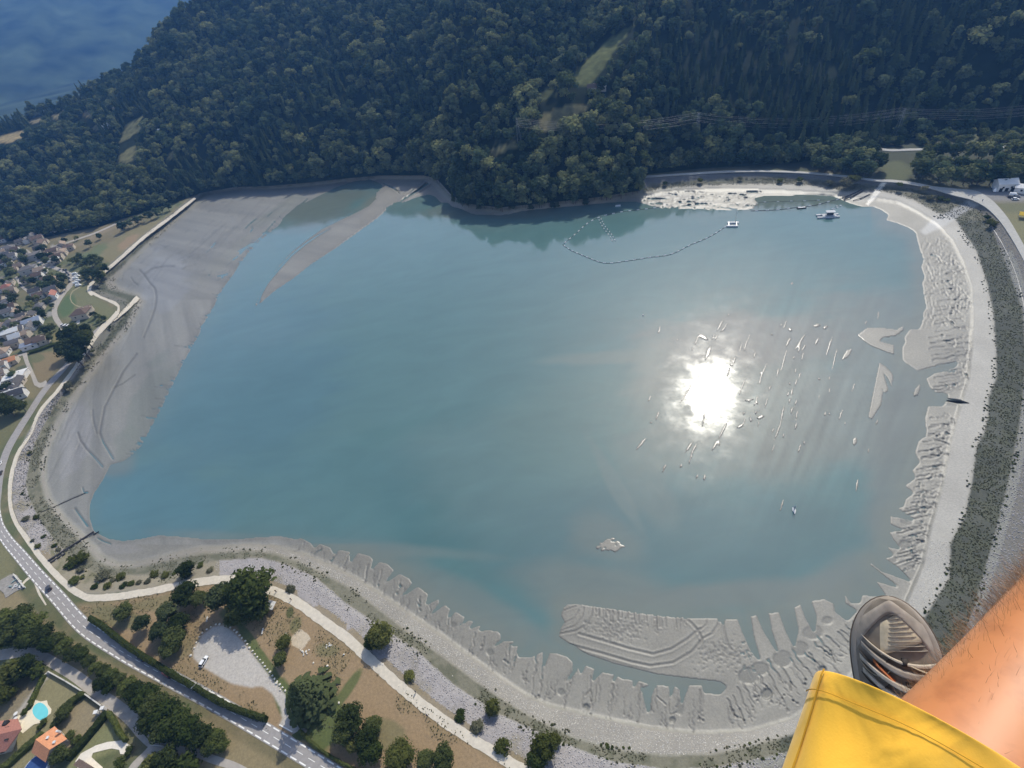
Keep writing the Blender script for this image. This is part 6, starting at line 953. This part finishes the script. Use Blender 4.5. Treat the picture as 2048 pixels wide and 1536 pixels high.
mk = (ST > .6) & (((PX > 430) & (PY > 1120) & (d_cr > 10)) | ((PX < 130) & (PY > 780) & (PY < 1110)) | ((PX > 1960) & (PY > 440))) & (PY < 1640) & (PX < 2120); P, x, y = zone_points(mk, 15000); sz = RNG.uniform(.30, .85, len(P)); R_ = RNG.uniform(0, 6.28, (len(P), 3))
stn = obj('embankment_stone', mesh_np('embankment_stone', V*.5*(1+.3*(RNG.random((len(V), 1))-.5))*np.array([1, .9, .7]), F, S('riprap_stone', (.345, .325, .315), .9, .3, 1.5)), None, on_ground(742,1300,.15)); tag(stn, 'single grey stone at the top of the embankment by the pale path', 'stone')
scatter('embankment_stones', P, np.stack([sz, sz, sz*.8], 1), R_, np.zeros(len(P), int), [stn])
mk = (BE > .6) & (PY > 1080) & (d_be > 6) & (PX > 420) & (PX < 1900); P, x, y = zone_points(mk, 5000); sz = RNG.uniform(.15, .40, len(P)); R_ = RNG.uniform(0, 6.28, (len(P), 3)); scatter('beach_cobbles', P, np.stack([sz, sz, sz*.8], 1), R_, np.zeros(len(P), int), [rock(905,1352,2.2,'pale cobble at the weed edge of the gravel beach',None,'cobble')])
P, x, y = zone_points(((soft(A(150,1210, 205,1205, 440,1164, 545,1190, 735,1325, 1040,1550, 560,1475, 190,1245), 2) > .5) & (soft(LOT, 2) < .3) & (n2 > .50)), 2600); sz = RNG.uniform(.12, .38, len(P)); R_ = np.zeros((len(P), 3)); R_[:, 2] = RNG.random(len(P))*6.28; scatter('dry_grass_tufts', P, np.stack([sz*1.4, sz*1.4, sz*.7], 1), R_, RNG.choice([2, 2, 2, 0], len(P)), [FIRST['shrub0'], FIRST['shrub1'], FIRST['shrub2']])
# ------------------------------------------------------------------ the pilot: bare leg, yellow shorts, hiking sandal
def cs(px, py, z): r = ray(float(px), float(py))*z/FOC; return Vector((r[0], r[1], r[2]+CAM_H))
HIP, MID, KNEE, ANK = cs(1760,1960,.37), cs(1985,1580,.44), cs(2270,1135,.54), cs(1850,1440,.84)
person = tag(empty('person', HIP), 'paraglider pilot seen from above: bare leg, yellow shorts, grey strapped shoe', 'person')
O_ = Vector(HIP)
sk, sn, sl, spp = new_mat('sunlit_skin'); tc = sn.new('ShaderNodeTexCoord'); t1 = sn.new('ShaderNodeTexNoise'); t1.inputs['Scale'].default_value = 38; t1.inputs['Detail'].default_value = 6; sl.new(tc.outputs['Object'], t1.inputs[0]); t2 = sn.new('ShaderNodeTexNoise'); t2.inputs['Scale'].default_value = 9; sl.new(tc.outputs['Object'], t2.inputs[0])
rp = sn.new('ShaderNodeValToRGB'); rp.color_ramp.elements[0].position = .30; rp.color_ramp.elements[0].color = (.30, .095, .032, 1); rp.color_ramp.elements[1].position = .52; rp.color_ramp.elements[1].color = (.54, .205, .070, 1); sl.new(t1.outputs[0], rp.inputs[0])
mxx = sn.new('ShaderNodeMixRGB'); mxx.inputs[2].default_value = (.58, .235, .085, 1); sl.new(t2.outputs[0], mxx.inputs[0]); sl.new(rp.outputs[0], mxx.inputs[1]); sl.new(mxx.outputs[0], spp.inputs['Base Color']); spp.inputs['Roughness'].default_value = .5; spp.inputs['Subsurface Weight'].default_value = .15; spp.inputs['Subsurface Radius'].default_value = (.01, .004, .002)
bp = sn.new('ShaderNodeBump'); bp.inputs['Strength'].default_value = .12; bp.inputs['Distance'].default_value = .002; sl.new(t1.outputs[0], bp.inputs['Height']); sl.new(bp.outputs[0], spp.inputs['Normal'])
CALF = KNEE.lerp(ANK, .35); SHIN = KNEE.lerp(ANK, .7); FORE = cs(1800,1290,.90)
pts = [HIP, HIP.lerp(MID, .5), MID, MID.lerp(KNEE, .5), KNEE, CALF, SHIN, ANK, FORE]; rad = [.105, .100, .088, .074, .062, .056, .042, .036, .036]
me = bpy.data.meshes.new('leg'); me.from_pydata([tuple(p-O_) for p in pts], [(i, i+1) for i in range(len(pts)-1)], []); me.materials.append(sk); leg = obj('leg', me, person); leg.modifiers.new('skin', 'SKIN').use_smooth_shade = True
for i, q in enumerate(rad): me.skin_vertices[0].data[i].radius = (q, q)
me.skin_vertices[0].data[0].use_root = True; sb = leg.modifiers.new('sub', 'SUBSURF'); sb.levels = sb.render_levels = 3
# fine hair along the thigh
rng = np.random.default_rng(5); ax = np.array(KNEE-MID); axn = ax/np.linalg.norm(ax); tocam = np.array(Vector((0, 0, CAM_H))-MID); tocam -= axn*(tocam@axn); tocam /= np.linalg.norm(tocam); side = np.cross(axn, tocam); imgleft = -np.array(IMR); side = side if side@imgleft > 0 else -side
nh = 3200; t = rng.uniform(-.1, 1.0, nh)**.8 if False else np.clip(rng.beta(2.2, 1.4, nh)*1.3-.2, -.2, 1.05); ph = np.where(rng.random(nh) < .14, rng.uniform(-.9, 1.4, nh), rng.normal(1.55, .33, nh)); rr = np.interp(t, [-.5, 0, .5, 1], [.098, .087, .074, .063])*.93; dirn = np.cos(ph)[:, None]*tocam+np.sin(ph)[:, None]*side; P = np.array(MID-O_)+ax*t[:, None]+dirn*rr[:, None]
ln = rng.uniform(.010, .028, nh)*np.where(t > .35, 1.15, .7); D1 = dirn*.55+axn*rng.normal(.5, .35, nh)[:, None]+rng.normal(0, .25, (nh, 3)); D1 /= np.linalg.norm(D1, axis=1, keepdims=True); D2 = D1+axn*.5-dirn*.25; D2 /= np.linalg.norm(D2, axis=1, keepdims=True); A1 = P+D1*ln[:, None]*.55; B1 = A1+D2*ln[:, None]*.45; w = np.cross(D1, dirn); w /= np.linalg.norm(w, axis=1, keepdims=True)+1e-9; w *= .00013
V = np.concatenate([P-w, P+w, A1+w*.8, A1-w*.8, B1]); n = nh; F = [(i, n+i, 2*n+i, 3*n+i) for i in range(n)]+[(3*n+i, 2*n+i, 4*n+i) for i in range(n)]
hr = obj('leg_hair', mesh_np('leg_hair', V, F, S('body_hair', (.36, .20, .10), .5, .3, 30)), person); tag(hr, kind='stuff')
# shorts
ym, yn, yl, yp = new_mat('yellow_cotton'); tc = yn.new('ShaderNodeTexCoord'); wv = yn.new('ShaderNodeTexNoise'); wv.inputs['Scale'].default_value = 500; yl.new(tc.outputs['Object'], wv.inputs[0]); w2 = yn.new('ShaderNodeTexNoise'); w2.inputs['Scale'].default_value = 7; w2.inputs['Detail'].default_value = 3; yl.new(tc.outputs['Object'], w2.inputs[0]); rp = yn.new('ShaderNodeValToRGB'); rp.color_ramp.elements[0].color = (.93, .45, .025, 1); rp.color_ramp.elements[1].color = (.95, .54, .045, 1); yl.new(w2.outputs[0], rp.inputs[0]); yl.new(rp.outputs[0], yp.inputs['Base Color']); yp.inputs['Roughness'].default_value = .85; yp.inputs['Sheen Weight'].default_value = .15; bp = yn.new('ShaderNodeBump'); bp.inputs['Strength'].default_value = .15; bp.inputs['Distance'].default_value = .001; yl.new(wv.outputs[0], bp.inputs['Height'])
mpn = yn.new('ShaderNodeMapping'); mpn.inputs['Scale'].default_value = (4, 11, 9); mpn.inputs['Rotation'].default_value = (.4, .3, .9); yl.new(tc.outputs['Object'], mpn.inputs[0]); w3 = yn.new('ShaderNodeTexNoise'); w3.inputs['Scale'].default_value = 1.3; w3.inputs['Detail'].default_value = 3; w3.inputs['Distortion'].default_value = .8; yl.new(mpn.outputs[0], w3.inputs[0]); b2 = yn.new('ShaderNodeBump'); b2.inputs['Strength'].default_value = .35; b2.inputs['Distance'].default_value = .03; yl.new(w3.outputs[0], b2.inputs['Height']); yl.new(bp.outputs[0], b2.inputs['Normal']); yl.new(b2.outputs[0], yp.inputs['Normal'])
prof = [((1634,1355), (2150,1640), .470, .400), ((1628,1368), (2150,1660), .469, .399), ((1606,1430), (2145,1730), .462, .392), ((1578,1505), (2140,1830), .452, .385), ((1552,1590), (2130,1950), .44, .375), ((1525,1720), (2110,2100), .425, .36), ((1500,1900), (2090,2300), .41, .35)]
nr = 56; V = []
for k, (l_, r_, zl, zr) in enumerate(prof):
    Lp, Rp = cs(*l_, zl), cs(*r_, zr); c = (Lp+Rp)/2; mj = (Lp-Rp)/2; view = (Vector((0, 0, CAM_H))-c).normalized(); mn = view*.088+(-IMD)*.020
    for i in range(nr):
        a = 2*math.pi*i/nr; sup = 1.0; fold = .0065*math.sin(3*a+k*.9)*min(1, k/2)+.0045*math.sin(7*a-k*1.3)*min(1, k/2); crease = -.006*math.exp(-((k-2.6)/.8)**2)*math.exp(-((a-.55)/.5)**2)
        V.append(tuple(c+mj*math.cos(a)*(1+crease*4)+mn*math.sin(a)*(1+(fold+crease)*10)-O_))
F = [(k*nr+i, k*nr+(i+1) % nr, (k+1)*nr+(i+1) % nr, (k+1)*nr+i) for k in range(len(prof)-1) for i in range(nr)]
me = mesh_np('shorts', V, F, ym, True); sh = obj('shorts', me, person); so = sh.modifiers.new('cloth', 'SOLIDIFY'); so.thickness = .0016; so.offset = 0; sb = sh.modifiers.new('sub', 'SUBSURF'); sb.levels = sb.render_levels = 2
Vv = np.array(V).reshape(len(prof), nr, 3); m = MB()
cen = Vv.mean(1)
def lift_(k, i, f=0.0):
    p = Vv[k, i % nr]*(1-f)+Vv[k+1, i % nr]*f; o = p-(cen[k]*(1-f)+cen[k+1]*f); return p+o/np.linalg.norm(o)*.0026
for i in range(2, nr//2-2): m.tube(lift_(1, i, .45), lift_(1, i+1, .45), .0004, .0004, 5)
m.build('hem_stitching', S('yellow_thread', (.60, .31, .025), .9), sh)
m = MB()
for k in range(len(prof)-2): m.tube(lift_(k, 5), lift_(k, 5, 1.0), .0007, .0007, 5)
m.build('side_seam', S('yellow_thread'), sh)
# sandal
Fv = (cs(1786,1205,.905)-cs(1816,1465,.85)).normalized(); Oc = cs(1796,1356,.90); up = (Vector((0, 0, CAM_H))-Oc).normalized(); up = (up-Fv*up.dot(Fv)).normalized(); Sv = up.cross(Fv).normalized()
if Sv.dot(IMR) < 0: Sv = -Sv
shoe = obj('shoe', bpy.data.meshes.new('shoe'), person); LN, HW = .138, .057
def out(t): # half width along the foot, t from heel -1 to toe 1
    return HW*(1.0-.10*(t+.2)**2)*math.sqrt(max(0, 1-abs(t)**3.2))*(1+.10*math.sin((t+.2)*2.2))
def fp(t, s, h): return Oc+Fv*(t*LN)+Sv*(s*out(t))+up*h-O_
GT = S('shoe_taupe', (.30, .255, .205), .8, .25, 60, bump=.2); GL = S('shoe_light', (.44, .375, .29), .8, .2, 80); GD = S('shoe_dark', (.045, .037, .032), .8); OR = S('shoe_orange', (.62, .19, .07), .7); TM = S('shoe_mesh', (.52, .43, .29), .9, .15, 120); SO = S('shoe_sole', (.31, .265, .215), .85, .15, 40)
def top(t, s): return .030+.034*(1-s*s)**.8*(1-.55*max(0, t)**1.6)+.030*max(0, -t)*(1-s*s)
NTt, NSs = 34, 17
def surf(name, t0, t1, s0, s1, lift, mat, parent, n1=16, n2=14, th=.003):
    V = []; 
    for i in range(n1+1):
        for j in range(n2+1): t = t0(j/n2)+(t1(j/n2)-t0(j/n2))*i/n1; s = s0+(s1-s0)*j/n2; e = min(1, 6*min(i, n1-i)/n1+.15)*min(1, 6*min(j, n2-j)/n2+.15); V.append(tuple(fp(t, s, top(t, s)+lift*e)))
    F = [(i*(n2+1)+j, i*(n2+1)+j+1, (i+1)*(n2+1)+j+1, (i+1)*(n2+1)+j) for i in range(n1) for j in range(n2)]; return obj(name, mesh_np(name, V, F, mat, True), parent)
V, F = [], []
for z, k in ((-.004, .96), (.004, 1.08), (.018, 1.12), (.028, 1.10), (.034, .98)):
    for i in range(48): a = 2*math.pi*i/48; t = math.sin(a)*.999; V.append(tuple(fp(t*(1+.04*(k-1)), (1 if math.cos(a) >= 0 else -1)*k if abs(math.cos(a)) > .02 else 0, z)))
F = [(r_*48+i, r_*48+(i+1) % 48, (r_+1)*48+(i+1) % 48, (r_+1)*48+i) for r_ in range(4) for i in range(48)]+[tuple(range(47, -1, -1)), tuple(range(192, 240))]
obj('sole', mesh_np('sole', V, F, SO, True), shoe)
up_ = surf('upper', lambda u: -.97, lambda u: .97, -.97, .97, 0, S('shoe_upper_fabric', (.19, .158, .122), .9, .25, 60), shoe, 34, 18); up_.name = 'upper'  # upper in a darker tone than the straps, so they stand out
surf('toe_mesh', lambda u: .30+.25*u, lambda u: .86-.3*abs(u-.6), -.35, .86, .0035, TM, shoe)
surf('toe_cap', lambda u: .80-.5*(2*u-1)**2, lambda u: .965-.25*(2*u-1)**2, -.95, .95, .005, GT, shoe, 8, 22)
for i, (a, b_, w_, mt) in enumerate(((.24, .50, .085, GL), (.10, .36, .085, GT), (-.05, .22, .085, GL), (-.20, .06, .09, GL), (-.36, -.10, .09, GT), (-.52, -.26, .10, GL), (-.70, -.45, .10, GT))):
    j0, j1 = RNG.normal(0, .02, 2); st = surf('strap', lambda u, a=a, b_=b_, j0=j0: b_+j0-(b_-a)*u-.12*math.sin(u*3.1), lambda u, a=a, b_=b_, w_=w_, j1=j1: b_+j1-(b_-a)*u+w_*(.7+.5*u)-.12*math.sin(u*3.1), -.88+.05*(i % 2), .93, .0085+.002*(i % 3), mt, shoe, 6, 22)
for k_ in range(9): surf('rib', lambda u, k_=k_: .36+.052*k_+.06*u, lambda u, k_=k_: .372+.052*k_+.06*u, -.28+.02*k_, .80-.035*k_, .0055, GT, shoe, 2, 10)
for k_ in range(7): surf('seam', lambda u, k_=k_: .30-.13*k_-.12*math.sin(u*3.1), lambda u, k_=k_: .312-.13*k_-.12*math.sin(u*3.1), -.88, -.1, .0095, (GD, TM)[k_ % 2], shoe, 2, 14)
for a in (.10, -.20): surf('accent_patch', lambda u, a=a: a-.22*u+.09, lambda u, a=a: a-.22*u+.15, -.55, -.02, .0095, OR, shoe, 4, 8)
for i, (a, s_) in enumerate(((.22, .12), (-.04, .16), (-.30, .2))): surf('buckle', lambda u, a=a: a, lambda u, a=a: a+.09, s_, s_+.16, .011, GD, shoe, 4, 4); surf('lace', lambda u, a=a: a+.02-.12*u, lambda u, a=a: a+.055-.12*u, s_+.1, .95, .010, TM, shoe, 3, 10)
m = MB()
for k, zz in enumerate((.012, .024)):
    for i in range(47):
        a0, a1 = [2*math.pi*q/48 for q in (i, i+1)]; q0 = fp(math.sin(a0)*.999, 1.125 if math.cos(a0) > 0 else -1.125, zz); q1 = fp(math.sin(a1)*.999, 1.125 if math.cos(a1) > 0 else -1.125, zz)
        if (q1-q0).length < .03: m.tube(q0, q1, .0012, .0012, 4)
m.build('welt', S('welt_brown', (.14, .11, .085), .8), shoe)
